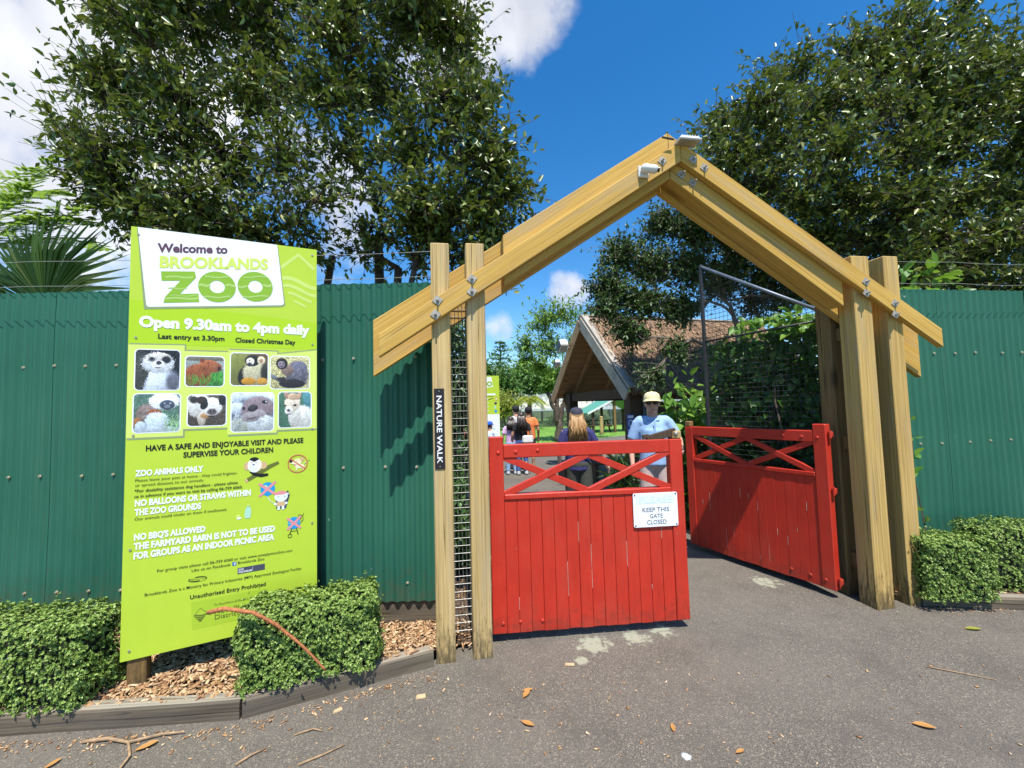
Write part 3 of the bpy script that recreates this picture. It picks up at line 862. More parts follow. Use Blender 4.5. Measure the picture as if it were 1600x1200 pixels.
def slope_pair(ua, wa, vt, uL, uR, sL, sR, v0, v1, gap=0.0):
    """ua,wa: apex of the lower edge; vt: plumb thickness"""
    rafter([(uL, wa - sL * (ua - uL)), (ua - gap, wa), (ua - gap, wa + vt), (uL, wa + vt - sL * (ua - uL))], v0, v1)
    rafter([(ua + gap, wa), (uR, wa - sR * (uR - ua)), (uR, wa + vt - sR * (uR - ua)), (ua + gap, wa + vt)], v0, v1)
slope_pair(1.765, 3.385, 0.150, -0.392, 3.972, 0.668, 0.628, -0.050, -0.002, 0.0015)
slope_pair(1.700, 3.280, 0.350, 0.430, 3.128, 0.660, 0.664, 0.003, 0.143, 0.0015)
slope_pair(1.690, 3.245, 0.385, -0.458, 4.002, 0.655, 0.638, 0.147, 0.195, 0.0015)
# weathered boards closing the top of the rear rafters on the left
def bolt_plate(u, w, v, th=math.radians(8), lng=0.02):
    mb = MB()
    s = 0.027
    ca, sa = math.cos(th + math.pi / 4), math.sin(th + math.pi / 4)
    q = [(s * 1.3 * math.cos(th + math.pi / 2 * k), s * 1.3 * math.sin(th + math.pi / 2 * k)) for k in range(4)]
    mb.prism([(u + a, w + b) for a, b in q], v - 0.005, v)
    mb.tube([(u, v - 0.005, w), (u, v - 0.014, w)], 0.011, 6)
    mb.tube([(u, v - 0.014, w), (u, v - 0.014 - lng, w)], 0.006, 8)
    mb.build('bolt_plate', 'steel', arch)
for u, w in ((-0.020, 2.315), (-0.034, 2.222), (0.207, 2.463), (0.205, 2.378), (3.281, 2.515), (3.278, 2.425), (3.535, 2.348), (3.531, 2.258), (1.610, 3.372), (1.857, 3.400), (1.945, 3.345)):
    bolt_plate(u, w, -0.0505)
for u, w in ((1.79, 3.312), (1.88, 3.256)):
    bolt_plate(u, w, 0.0025, lng=0.036)
def arch_pt(u, v, w):
    return arch_m @ Vector((u, v, w))
arch_m = Matrix.Translation((AX, AY, 0)) @ Matrix.Rotation(AA, 4, 'Z')

# security camera on the left rafter
t = thing('security_camera', 'small white bullet security camera fixed near the peak of the archway', 'security camera', arch_pt(1.475, -0.051, 3.27), AA)
mb = MB(); mb.box((-0.06, -0.020, -0.038), (0.02, 0.0, 0.045), 0.006); mb.build('mount', 'white_plastic', t)
mb = MB(); mb.capsule((-0.025, -0.046, 0.010), (0.030, -0.075, -0.010), 0.031, 0.029, 16); mb.build('housing', 'white_plastic', t, smooth=True)
mb = MB(); mb.tube([(0.052, -0.088, -0.0185), (0.061, -0.0925, -0.0215)], 0.018, 14); mb.build('lens', 'black_plastic', t, smooth=False)
# floodlight on the peak
t = thing('floodlight', 'flat grey floodlight mounted on the peak of the archway', 'floodlight', arch_pt(1.80, -0.085, 3.530), AA)
mb = MB(); mb.box((-0.085, -0.045, -0.024), (0.09, 0.06, -0.008), 0.006); mb.box((-0.07, -0.034, -0.008), (0.078, 0.05, 0.008), 0.005)
for k in range(7): mb.box((-0.062 + k * 0.021, -0.03, 0.0085), (-0.057 + k * 0.021, 0.044, 0.014))
mb.build('housing', 'white_plastic', t)
mb = MB(); mb.box((-0.075, -0.038, -0.028), (0.08, 0.052, -0.0245)); mb.build('glass', 'steel', t)
mb = MB(); mb.tube([(-0.20, 0.0, 0.0), (-0.11, 0.0, -0.01)], 0.007, 6); mb.tube([(-0.02, 0.10, -0.02), (-0.02, 0.12, 0.07), (0.02, 0.13, 0.07), (0.02, 0.12, 0.02)], 0.006, 6); mb.build('bracket', 'dark_steel', t)

# narrow lettered plate on the left post
t = thing('name_plate', 'narrow black plate reading NATURE WALK down the left post', 'sign', arch_pt(-0.0205, -0.0015, 1.48), AA)
mb = MB(); mb.prism([(-0.033, -0.262), (0.033, -0.262), (0.033, 0.262), (-0.033, 0.262)], -0.004, 0); mb.build('plate', flat('plate_black', (0.022, 0.018, 0.02)), t)
M['white_ink'] = flat('white_ink', (0.80, 0.80, 0.80))
M['black_ink'] = flat('black_ink', (0.014, 0.014, 0.015))
o = lettering([('NATURE WALK', -0.215, 0.225, -0.0165, 0.034)], 'lettering', 'white_ink', t, -0.0055, 0.02)
for v_ in o.data.vertices:
    x, y, z = v_.co; v_.co = (z, y, -x)
mb = MB()
for z in (-0.245, 0.245): mb.tube([(0.0, -0.004, z), (0, -0.007, z)], 0.004, 8)
mb.build('screw', 'steel', t)

# wire mesh between the two left posts
t = thing('mesh_screen', 'welded wire mesh strip between the two left archway posts', 'mesh screen', arch_pt(0.06, 0.10, 0.0), AA)
mb = MB()
for k in range(46): mb.tube([(0.0, 0, 0.14 + k * 0.05), (0.115, 0, 0.14 + k * 0.05)], 0.0022, 4)
for k in range(5): mb.tube([(0.008 + k * 0.025, 0.004, 0.12), (0.008 + k * 0.025, 0.004, 2.42)], 0.0022, 4)
mb.build('wire_grid', 'mesh_wire', t)

# ------------------------------------------------------------------ red gate leaves
def gate_leaf(name, label, loc, rz, mirror=False):
    """x from hinge (0) to free end; mirror: the leaf is seen running away to the left"""
    t = thing(name, label, 'gate', loc, rz, 'red gate leaves of the archway')
    W_, f = 1.385, (-1 if mirror else 1)
    def bx(nm, x0, x1, z0, z1, y0, y1, bev=0.005, mat='red'):
        mb = MB()
        xx = sorted((x0 * f, x1 * f))
        cx, cz = (xx[0] + xx[1]) / 2, (z0 + z1) / 2
        mb.box((xx[0] - cx, y0, z0 - cz), (xx[1] - cx, y1, z1 - cz), bev)
        return mb.build(nm, mat, t, loc=(cx, 0, cz))
    bx('stile', -0.022, 0.078, 0.062, 1.402, -0.035, 0.035)
    bx('stile', 1.292, 1.388, 0.062, 1.345, -0.035, 0.035)
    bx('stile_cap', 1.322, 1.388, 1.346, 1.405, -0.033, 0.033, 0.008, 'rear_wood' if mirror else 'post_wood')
    bx('rail', 0.079, 1.291, 1.252, 1.346, -0.033, 0.025)
    bx('rail', 0.079, 1.291, 0.963, 1.000, -0.037, 0.028)
    # two crossed braces
    for x0 in (0.082, 0.686):
        x1 = x0 + 0.602
        for za, zb, y in ((0.995, 1.258, 0.0), (1.258, 0.995, 0.004)):
            mb = MB(); mb.beam((x0 * f, y - 0.012, za), (x1 * f, y - 0.012, zb), 0.034, 0.048, bev=0.003)
            mb.build('brace', 'red', t)
    # tongue and groove boards with open joints
    mb = MB(); k = 14; x = 0.079; wd = (1.291 - 0.079) / k
    r = random.Random(4 + mirror)
    for i in range(k):
        a, b_ = x + i * wd, x + (i + 1) * wd
        xx = sorted((a * f, b_ * f)); g = 0.0007 + r.random() * 0.0007
        mb.box((xx[0] + g, -0.026 + r.uniform(-.0012, .0012), 0.062 + r.uniform(-.004, .002)), (xx[1] - g, -0.004, 0.962), 0.0018)
    mb.build('board_panel', 'red', t)
    mb = MB()
    for i in range(1, k):                                     # bare wood where the paint has cracked along the joints
        for _ in range(r.choice((0, 1, 1, 2))):
            xj = (x + i * wd) * f + r.uniform(-.0012, .0012); z0 = r.uniform(.12, .70); l = r.uniform(.03, .20)
            mb.box((xj - .0009, -0.0262, z0), (xj + .0009, -0.0245, z0 + l))
    mb.build('cracked_paint', M.setdefault('bare_wood', plain('bare_wood', (0.55, 0.42, 0.34), 0.8, 0.3, 60)), t)
    mb = MB(); mb.box((min(0.08 * f, 1.29 * f), -0.003, 0.07), (max(0.08 * f, 1.29 * f), 0.012, 0.96)); mb.build('backing_board', 'red_line', t)
    for xb, zb, yb in ((0.043, 1.29, -0.035), (0.166, 1.292, -0.033), (0.322, 1.298, -0.033), (0.05, 0.13, -0.035), (0.17, 0.13, -0.026), (0.324, 0.127, -0.026)):
        mb = MB(); mb.ell((xb * f, yb, zb), (0.014, 0.007, 0.014), 10, 6); mb.build('bolt', 'red', t, smooth=True)
    return t
GL = (-0.155, 2.966); GLA = math.atan2(0.094, 0.996)
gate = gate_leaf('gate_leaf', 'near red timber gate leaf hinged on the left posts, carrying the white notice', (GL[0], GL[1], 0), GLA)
mb = MB(); mb.beam((1.13, -0.012, 1.345), (1.352, -0.012, 1.400), 0.03, 0.052, bev=0.003); mb.beam((1.10, -0.012, 1.365), (1.15, -0.012, 1.372), 0.02, 0.03, bev=0.003)
mb.build('latch_bar', 'dark_wood', gate)
mb = MB(); mb.ell((1.345, -0.038, 1.385), (0.016, 0.01, 0.016), 10, 6); mb.build('latch_bolt', 'steel', gate, smooth=True)
GRd = Vector((-0.451, 0.893))
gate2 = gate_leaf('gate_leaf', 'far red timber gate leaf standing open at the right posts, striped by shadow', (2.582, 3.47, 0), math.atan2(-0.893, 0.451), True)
for z in (1.32, 0.86, 0.14):
    mb = MB(); mb.box((0.0225, -0.012, z - 0.022), (0.056, 0.014, z + 0.022), 0.004); mb.tube([(0.045, -0.016, z - 0.032), (0.045, -0.016, z + 0.032)], 0.009, 8)
    mb.build('hinge', 'red', gate2)
# white notice on the near leaf
gm = Matrix.Translation((GL[0], GL[1], 0)) @ Matrix.Rotation(GLA, 4, 'Z')
t = thing('gate_notice', 'white metal notice reading KEEP THIS GATE CLOSED on the red gate', 'sign', gm @ Vector((1.163, -0.0385, 0.846)), GLA)
def rrect(x0, x1, z0, z1, r, k=4):
    p = []
    for cx, cz, a0 in ((x1 - r, z0 + r, -90), (x1 - r, z1 - r, 0), (x0 + r, z1 - r, 90), (x0 + r, z0 + r, 180)):
        for i in range(k + 1):
            a = R(a0 + 90 * i / k); p.append((cx + r * math.cos(a), cz + r * math.sin(a)))
    return p
mb = MB(); mb.prism(rrect(-0.165, 0.165, -0.118, 0.122, 0.012), -0.003, 0); mb.build('plate', flat('notice_white', (0.80, 0.82, 0.84), 0.35), t)
M['faded_ink'] = flat('faded_ink', (0.655, 0.745, 0.81))
M['grey_ink'] = flat('grey_ink', (0.10, 0.105, 0.115))
mb = MB(); mb.prism(rrect(-0.145, 0.145, 0.045, 0.105, 0.004), -0.0036, -0.0031); mb.build('faded_band', flat('faded_band', (0.70, 0.78, 0.83)), t)
lettering([('PLEASE', -0.118, 0.125, 0.052, 0.045)], 'faded_lettering', 'faded_ink', t, -0.0046, 0.01)
lettering([('KEEP THIS', -0.098, 0.100, -0.012, 0.032), ('GATE', -0.045, 0.051, -0.056, 0.030), ('CLOSED', -0.068, 0.077, -0.100, 0.032)], 'lettering', 'grey_ink', t, -0.0042, 0.004)
for x in (-0.152, 0.152):
    for z in (-0.105, 0.110):
        mb = MB(); mb.tube([(x, -0.003, z), (x, -0.006, z)], 0.005, 8); mb.build('screw', 'dark_steel', t)

# sloped wire mesh wing behind the open leaf
A0 = Vector((2.758, 3.60, 0)); A1 = Vector((2.222, 4.745, 0))
L = (A1 - A0).length
t = thing('wire_mesh_wing', 'dark wire mesh wing with sloping grey pipe rail behind the open gate leaf', 'mesh fence', A0, math.atan2(A1.y - A0.y, A1.x - A0.x))
def topz(x): return 2.36 + (3.185 - 2.36) * x / L
mb = MB(); mb.tube([(0, 0, topz(0)), (L, 0, topz(L))], 0.0165, 10); mb.build('top_rail', 'pipe', t, smooth=True)
mb = MB(); mb.tube([(0, 0, 2.305), (L, 0, 2.305)], 0.011, 8); mb.build('mid_rail', 'dark_steel', t, smooth=True)
mb = MB(); mb.box((L - 0.016, -0.016, 0), (L + 0.016, 0.016, topz(L) + 0.02), 0.003); mb.build('end_post', 'dark_steel', t)
mb = MB()
z = 0.10
while z < 3.15:
    x0 = 0 if z < topz(0) else (z - 2.36) / (3.185 - 2.36) * L
    mb.tube([(x0, -0.02, z), (L, -0.02, z)], 0.0026, 4, cap=False); z += 0.05
x = 0.02
while x < L:
    mb.tube([(x, -0.024, 0.05), (x, -0.024, topz(x))], 0.0019, 4, cap=False); x += 0.05
mb.build('wire_grid', 'dark_steel', t)
# ------------------------------------------------------------------ welcome sign
LIME = (0.46, 0.62, 0.050)
SX, SY, SA = -2.222, 2.417, math.atan2(0.439, 0.898)
M['lime'] = flat('lime_print', LIME, 0.35)
M['lime_deep'] = flat('lime_deep_print', (0.41, 0.62, 0.018), 0.35)
M['lime_pale'] = flat('lime_pale_print', (0.62, 0.74, 0.16), 0.35)
M['lime_wave'] = flat('lime_wave_print', (0.56, 0.70, 0.17), 0.35)
M['lime_mid'] = flat('lime_mid_print', (0.39, 0.56, 0.04), 0.35)
M['print_white'] = flat('print_white', (0.82, 0.84, 0.88), 0.35)
M['print_grey'] = flat('print_grey', (0.26, 0.33, 0.16), 0.4)
M['print_plum'] = flat('print_plum', (0.115, 0.055, 0.085), 0.4)
M['print_lime_text'] = flat('print_lime_text', (0.60, 0.72, 0.12), 0.4)
M['print_green'] = flat('print_green', (0.25, 0.45, 0.035), 0.4)
M['print_green_pale'] = flat('print_green_pale', (0.40, 0.58, 0.16), 0.4)
M['print_blue'] = flat('print_blue', (0.015, 0.30, 0.62), 0.4)
M['print_pink'] = flat('print_pink', (0.72, 0.28, 0.30), 0.4)
M['print_red'] = flat('print_red', (0.55, 0.13, 0.09), 0.4)
M['print_tan'] = flat('print_tan', (0.62, 0.42, 0.22), 0.4)
M['print_olive'] = flat('print_olive', (0.13, 0.15, 0.03), 0.4)
M['print_cream'] = flat('print_cream', (0.80, 0.74, 0.45), 0.4)
M['print_skin'] = flat('print_skin', (0.72, 0.80, 0.82), 0.4)
M['print_aqua'] = flat('print_aqua', (0.40, 0.66, 0.50), 0.4)
M['print_slate'] = flat('print_slate', (0.06, 0.065, 0.11), 0.4)
M['print_fb'] = flat('print_fb', (0.03, 0.13, 0.42), 0.4)

board = thing('welcome_sign', 'large lime green zoo welcome sign board with animal photos and rules', 'sign', (SX, SY, 0), SA)
mb = MB(); mb.prism([(-0.014, 0.238), (0.985, 0.250), (0.981, 2.742), (-0.017, 2.740)], 0, 0.010); mb.build('board', 'lime', board)
for x in (0.012, 0.86):
    MB().box((x, 0.0115, -0.05), (x + 0.09, 0.095, 2.35), 0.004).build('post', 'rear_wood', board)

def ring(cx, cz, rx, rz, n=40):
    return [(cx + rx * math.cos(2 * math.pi * k / n), cz + rz * math.sin(2 * math.pi * k / n)) for k in range(n)]
class Art:
    def __init__(s, y): s.mb = MB(); s.mats = []; s.y = y
    def poly(s, mat, p):
        if mat not in s.mats: s.mats.append(mat)
        s.y -= 0.00006
        s.mb.add([(x, s.y, z) for x, z in p], [tuple(range(len(p)))], s.mats.index(mat))
    def el(s, mat, cx, cz, rx, rz=None, n=22): s.poly(mat, ring(cx, cz, rx, rz or rx, n))
    def hoop(s, mat, cx, cz, rx, rz, rx2, rz2, n=40):
        if mat not in s.mats: s.mats.append(mat)
        s.y -= 0.00006
        a, b = ring(cx, cz, rx, rz, n), ring(cx, cz, rx2, rz2, n)
        s.mb.add([(x, s.y, z) for x, z in a + b], [(k, (k + 1) % n, n + (k + 1) % n, n + k) for k in range(n)], s.mats.index(mat))
    def line(s, mat, pts, w):
        if mat not in s.mats: s.mats.append(mat)
        s.y -= 0.00006
        vs = []; P = [Vector((x, 0, z)) for x, z in pts]
        for i, p in enumerate(P):
            t = (P[min(i + 1, len(P) - 1)] - P[max(i - 1, 0)]).normalized(); nrm = Vector((-t.z, 0, t.x))
            ww = w[i] if isinstance(w, (list, tuple)) else w
            for sg in (1, -1): vs.append((p.x + nrm.x * ww / 2 * sg, s.y, p.z + nrm.z * ww / 2 * sg))
        s.mb.add(vs, [(2 * i, 2 * i + 1, 2 * i + 3, 2 * i + 2) for i in range(len(P) - 1)], s.mats.index(mat))
    def build(s, name, parent=board): return s.mb.build(name, list(s.mats), parent)

def arc(cx, cz, r, a0, a1, n=12, rz=None):
    return [(cx + r * math.cos(R(a0 + (a1 - a0) * i / n)), cz + (rz or r) * math.sin(R(a0 + (a1 - a0) * i / n))) for i in range(n + 1)]

# background printing: deeper band, watermark, photo band
a = Art(-0.0003)
a.poly('lime_deep', [(-0.0155, 2.035), (0.981, 2.040), (0.981, 2.225), (-0.0155, 2.30)])
a.build('hours_band')
a = Art(-0.0005)
a.line('lime_wave', [(0.760, 2.585), (0.868, 2.690), (0.965, 2.60)], 0.022)
for k in range(4):
    z0 = 2.505 - k * 0.052; w0, w1 = 0.735 + k * 0.035, 1.02 - k * 0.035
    if k == 0: w0 = 0.772
    p = []
    xs = [w0 + (min(w1, 0.978) - w0) * i / 14 for i in range(15)]
    a.line('lime_wave', [(x, z0 + 0.020 * math.sin((x - 0.74) * 21) - (x - w0) * 0.10) for x in xs], [0.026 - 0.004 * k] * 15)
a.build('watermark')
a = Art(-0.0005)
for (x0, x1, zt0, zt1, zb) in ((-0.0145, 0.250, 2.032, 2.037, 1.486), (0.250, 0.474, 2.003, 2.003, 1.527), (0.474, 0.744, 2.018, 2.016, 1.482), (0.744, 0.9815, 1.999, 2.034, 1.499)):
    a.poly('print_grey', [(x0 + 0.004, zb - 0.012), (min(x1 + 0.008, 0.981), zb - 0.012), (min(x1 + 0.008, 0.981), zt1 + 0.008), (x0 + 0.004, zt0 + 0.008)])
for (x0, x1, zt0, zt1, zb) in ((-0.0145, 0.250, 2.032, 2.037, 1.486), (0.250, 0.474, 2.003, 2.003, 1.527), (0.474, 0.744, 2.018, 2.016, 1.482), (0.744, 0.9815, 1.999, 2.034, 1.499)):
    a.poly('lime_pale', [(x0, zb), (x1, zb), (x1, zt1), (x0, zt0)])
a.build('photo_band')
a = Art(-0.0005)
a.poly('lime_mid', [(0.312, 0.335), (0.700, 0.340), (0.690, 0.497), (0.305, 0.494)])
a.build('council_panel')
# white title panel
a = Art(-0.0012)
a.poly('print_grey', [(0.052, 2.245), (0.772, 2.320), (0.790, 2.335), (0.745, 2.728), (0.010, 2.736)])
a.poly('print_white', [(0.062, 2.272), (0.068, 2.264), (0.080, 2.2625), (0.766, 2.331), (0.778, 2.337), (0.782, 2.348), (0.7395, 2.7405), (0.0135, 2.7395)])
a.build('title_panel')
lettering([('Welcome to', 0.108, 0.462, 2.602, 0.054, 0.112)], 'title_lettering', 'print_plum', board, -0.0026, 0.036)
lettering([('BROOKLANDS', 0.120, 0.688, 2.508, 0.070, 0.104)], 'name_lettering', 'print_lime_text', board, -0.0026, 0.045)
# big ZOO with wavy print inside
a = Art(-0.0022)
a.poly('print_green', [(0.127, 2.484), (0.293, 2.503), (0.301, 2.465), (0.222, 2.355), (0.314, 2.366), (0.319, 2.312), (0.143, 2.291), (0.148, 2.326), (0.222, 2.436), (0.132, 2.426)])
for cx, cz in ((0.410, 2.418), (0.617, 2.441)):
    a.hoop('print_green', cx, cz, 0.099, 0.099, 0.040, 0.040)
def wave(x0, x1, z, am, w, ph):
    n = 12
    return [(x0 + (x1 - x0) * i / n, z + (x1 - x0) * 0.11 * i / n + am * math.sin(ph + i * 0.55)) for i in range(n + 1)]
for x0, x1, z, w in ((0.150, 0.285, 2.452, 0.010), (0.165, 0.255, 2.382, 0.007), (0.150, 0.315, 2.318, 0.011), (0.176, 0.310, 2.338, 0.005),
                     (0.315, 0.372, 2.418, 0.016), (0.452, 0.506, 2.432, 0.014), (0.340, 0.480, 2.345, 0.010), (0.345, 0.470, 2.474, 0.009),
                     (0.522, 0.574, 2.430, 0.013), (0.660, 0.712, 2.452, 0.016), (0.548, 0.690, 2.368, 0.010), (0.550, 0.680, 2.498, 0.008)):
    a.line('print_green_pale', wave(x0, x1, z, 0.004, w, x0 * 40), w)
a.build('zoo_lettering')
M['bold_white'] = M['print_white']
lettering([('Open 9.30am to 4pm daily', 0.031, 0.937, 2.1415, 0.064)], 'hours_lettering', 'print_white', board, -0.0022, 0.050)
lettering([('Last entry at 3.30pm', 0.121, 0.452, 2.074, 0.030)], 'hours_note_lettering', 'black_ink', board, -0.0022, 0.028)
lettering([('Closed Christmas Day', 0.510, 0.851, 2.069, 0.031)], 'hours_note_lettering', 'black_ink', board, -0.0022, 0.028)
lettering([('HAVE A SAFE AND ENJOYABLE VISIT AND PLEASE', 0.077, 0.901, 1.4075, 0.033), ('SUPERVISE YOUR CHILDREN', 0.254, 0.725, 1.356, 0.033)], 'notice_lettering', 'black_ink', board, -0.0022, 0.030)
for para in ([('ZOO ANIMALS ONLY', 0.032, 0.354, 1.265, 0.034)], [('NO BALLOONS OR STRAWS WITHIN', 0.034, 0.603, 1.093, 0.036), ('THE ZOO GROUNDS', 0.034, 0.346, 1.041, 0.036)],
             [("NO BBQ'S ALLOWED", 0.034, 0.369, 0.9005, 0.036), ('THE FARMYARD BARN IS NOT TO BE USED', 0.034, 0.738, 0.848, 0.037), ('FOR GROUPS AS AN INDOOR PICNIC AREA', 0.034, 0.734, 0.795, 0.037)]):
    lettering(para, 'rule_lettering', 'print_white', board, -0.0022, 0.045)
lettering([('Please leave your pets at home - they could frighten', 0.033, 0.525, 1.232, 0.017), ('or spread diseases to our animals.', 0.033, 0.357, 1.2045, 0.017)], 'rule_note_lettering', 'black_ink', board, -0.0022, 0.0)
lettering([('Our animals could choke on them if swallowed.', 0.035, 0.478, 1.0125, 0.017)], 'rule_note_lettering', 'black_ink', board, -0.0022, 0.0)
lettering([('*For disability assistance dog handlers - please advise', 0.030, 0.533, 1.1715, 0.018), ('us in advance if you want to visit by calling 06-759 6060.', 0.031, 0.558, 1.141, 0.018)], 'assistance_lettering', 'black_ink', board, -0.0022, 0.012)
lettering([('For group visits please call 06-759 6060 or visit www.newplymouthnz.com', 0.142, 0.838, 0.702, 0.017), ('Like us on Facebook', 0.305, 0.500, 0.673, 0.017), ('Brooklands Zoo', 0.538, 0.680, 0.6755, 0.017)], 'contact_lettering', 'black_ink', board, -0.0022, 0.003)
lettering([('Brooklands Zoo is a Ministry for Primary Industries (MPI) Approved Zoological Facility', 0.088, 0.890, 0.577, 0.017)], 'approval_lettering', 'black_ink', board, -0.0022, 0.003)
lettering([('Unauthorised Entry Prohibited', 0.299, 0.689, 0.5150, 0.024)], 'prohibited_lettering', 'black_ink', board, -0.0022, 0.014)
lettering([('Te Kaunihera-\u0101-Rohe o Ng\u0101motu', 0.418, 0.672, 0.449, 0.014), ('New Plymouth', 0.422, 0.680, 0.400, 0.030), ('District Council', 0.423, 0.690, 0.3685, 0.028)], 'council_lettering', 'print_olive', board, -0.0022, 0.0)
a = Art(-0.0018)
a.poly('print_fb', [(0.509, 0.671), (0.530, 0.671), (0.530, 0.692), (0.509, 0.692)])
a.line('print_white', [(0.522, 0.671), (0.522, 0.683), (0.526, 0.688)], 0.004); a.line('print_white', [(0.516, 0.682), (0.527, 0.682)], 0.003)
a.build('social_logo')
a = Art(-0.0018)
a.poly('print_slate', [(0.537, 0.615), (0.683, 0.617), (0.683, 0.653), (0.537, 0.651)])
a.line('print_white', [(0.617, 0.620), (0.617, 0.648)], 0.0012)
for z in (0.626, 0.634, 0.642): a.line('grey_ink', [(0.622, z), (0.678, z)], 0.002)
a.build('badge_logo')
a = Art(-0.0018)
a.hoop('black_ink', 0.335, 0.625, 0.046, 0.0145, 0.042, 0.0095)
a.poly('lime', [(0.300, 0.634), (0.325, 0.642), (0.322, 0.632), (0.301, 0.628)]); a.poly('lime', [(0.345, 0.609), (0.372, 0.614), (0.370, 0.620), (0.347, 0.618)])
a.build('oval_logo')
a = Art(-0.0018)
a.line('print_olive', [(0.320, 0.413), (0.350, 0.4525), (0.402, 0.402)], 0.0022)
for k, (w, z) in enumerate(((0.030, 0.411), (0.024, 0.400), (0.016, 0.389), (0.008, 0.379))):
    a.line('print_olive', [(0.350 - w + 2 * w * i / 8, z + 0.0025 * math.sin(i * 0.9)) for i in range(9)], 0.0055)
a.build('council_logo')
lettering([('ZOO', 0.541, 0.570, 0.6345, 0.012), ('AQUARIUM', 0.541, 0.612, 0.6200, 0.012)], 'badge_lettering', 'print_white', board, -0.0032, 0.02)
lettering([('manaakitanga', 0.302, 0.368, 0.6215, 0.007)], 'oval_lettering', 'black_ink', board, -0.0036, 0.0)
# cartoons
a = Art(-0.0014)
a.line('print_tan', [(0.572, 1.183), (0.592, 1.193)], 0.020)
a.line('print_olive', [(0.585, 1.190), (0.64, 1.222), (0.70, 1.262), (0.757, 1.287)], [0.022, 0.024, 0.026, 0.018])
a.line('black_ink', [(0.600, 1.243), (0.622, 1.222), (0.66, 1.211), (0.698, 1.214)], [0.016, 0.02, 0.022, 0.016])
a.el('print_tan', 0.583, 1.276, 0.020, 0.027); a.el('print_tan', 0.668, 1.276, 0.024, 0.024)
a.el('print_white', 0.622, 1.280, 0.038, 0.046); a.el('print_skin', 0.616, 1.262, 0.024, 0.020)
a.poly('black_ink', arc(0.620, 1.314, 0.026, 0, 180, 10, 0.017) + [(0.606, 1.309), (0.62, 1.300), (0.636, 1.309)])
a.el('print_slate', 0.617, 1.283, 0.007, 0.004); a.el('black_ink', 0.608, 1.294, 0.003); a.el('black_ink', 0.630, 1.294, 0.003)
a.build('monkey_print')
a = Art(-0.0014)
a.el('print_cream', 0.880, 1.252, 0.030, 0.014); a.line('print_cream', [(0.895, 1.250), (0.905, 1.226)], 0.008); a.line('print_cream', [(0.868, 1.248), (0.858, 1.226)], 0.008)
a.line('print_cream', [(0.903, 1.262), (0.926, 1.283)], 0.005); a.line('black_ink', [(0.905, 1.262), (0.940, 1.290)], 0.002)
a.el('print_cream', 0.868, 1.283, 0.026, 0.020); a.el('print_cream', 0.846, 1.279, 0.022, 0.012); a.el('black_ink', 0.829, 1.290, 0.0095, 0.012)
a.el('print_tan', 0.892, 1.297, 0.011, 0.015); a.el('print_pink', 0.853, 1.262, 0.007, 0.006); a.el('black_ink', 0.864, 1.290, 0.002)
a.hoop('print_red', 0.868, 1.270, 0.060, 0.060, 0.054, 0.054); a.line('print_red', [(0.824, 1.306), (0.912, 1.232)], 0.007)
a.build('dog_print')
a = Art(-0.0014)
a.el('print_blue', 0.696, 1.122, 0.041, 0.043); a.poly('print_blue', [(0.690, 1.083), (0.702, 1.083), (0.698, 1.072), (0.693, 1.072)])
a.el('print_aqua', 0.684, 1.134, 0.012, 0.014)
a.line('print_pink', [(0.647, 1.158), (0.741, 1.082)], 0.015); a.line('print_pink', [(0.741, 1.165), (0.650, 1.078)], 0.015)
a.line('print_white', [(0.696, 1.072), (0.708, 1.045), (0.735, 1.024)], 0.003)
a.poly('print_slate', [(0.745, 0.987), (0.800, 0.987), (0.822, 1.07), (0.812, 1.1), (0.74, 1.05)])
a.poly('print_skin', ring(0.772, 1.065, 0.038, 0.034)); a.poly('print_pink', arc(0.772, 1.076, 0.037, 0, 180, 12, 0.026)); a.poly('print_skin', [(0.79, 1.078), (0.815, 1.086), (0.815, 1.074), (0.79, 1.068)])
a.el('black_ink', 0.758, 1.064, 0.003); a.el('black_ink', 0.792, 1.064, 0.003)
a.poly('print_tan', [(0.744, 1.004), (0.797, 1.004), (0.795, 1.032), (0.747, 1.032)]); a.poly('print_skin', [(0.750, 0.980), (0.765, 0.980), (0.766, 1.004), (0.752, 1.004)]); a.poly('print_skin', [(0.776, 0.980), (0.791, 0.980), (0.790, 1.004), (0.776, 1.004)])
a.el('print_skin', 0.739, 1.020, 0.008); a.el('print_skin', 0.802, 1.020, 0.008)
a.build('balloon_print')
a = Art(-0.0014)
a.poly('print_aqua', [(0.573, 0.950), (0.601, 0.950), (0.607, 0.99), (0.600, 1.022), (0.580, 1.022), (0.570, 0.985)]); a.el('lime_wave', 0.590, 1.030, 0.010, 0.006); a.el('print_white', 0.54, 0.957, 0.012, 0.008); a.el('lime_pale', 0.536, 0.970, 0.009, 0.010)
a.build('bottle_print')
a = Art(-0.0014)
a.line('black_ink', [(0.835, 0.852), (0.822, 0.812)], 0.005); a.line('black_ink', [(0.862, 0.852), (0.872, 0.806)], 0.005); a.line('black_ink', [(0.828, 0.832), (0.868, 0.832)], 0.003); a.hoop('black_ink', 0.824, 0.804, 0.013, 0.013, 0.0095, 0.0095)
a.el('print_blue', 0.848, 0.884, 0.037, 0.039); a.line('lime', [(0.81, 0.884), (0.887, 0.884)], 0.003)
a.line('black_ink', [(0.885, 0.902), (0.895, 0.925), (0.880, 0.935), (0.870, 0.925)], 0.003); a.line('black_ink', [(0.885, 0.880), (0.902, 0.900), (0.898, 0.925), (0.905, 0.940)], 0.003)
a.line('print_pink', [(0.808, 0.918), (0.888, 0.846)], 0.014); a.line('print_pink', [(0.888, 0.923), (0.808, 0.844)], 0.014)
a.build('barbecue_print')
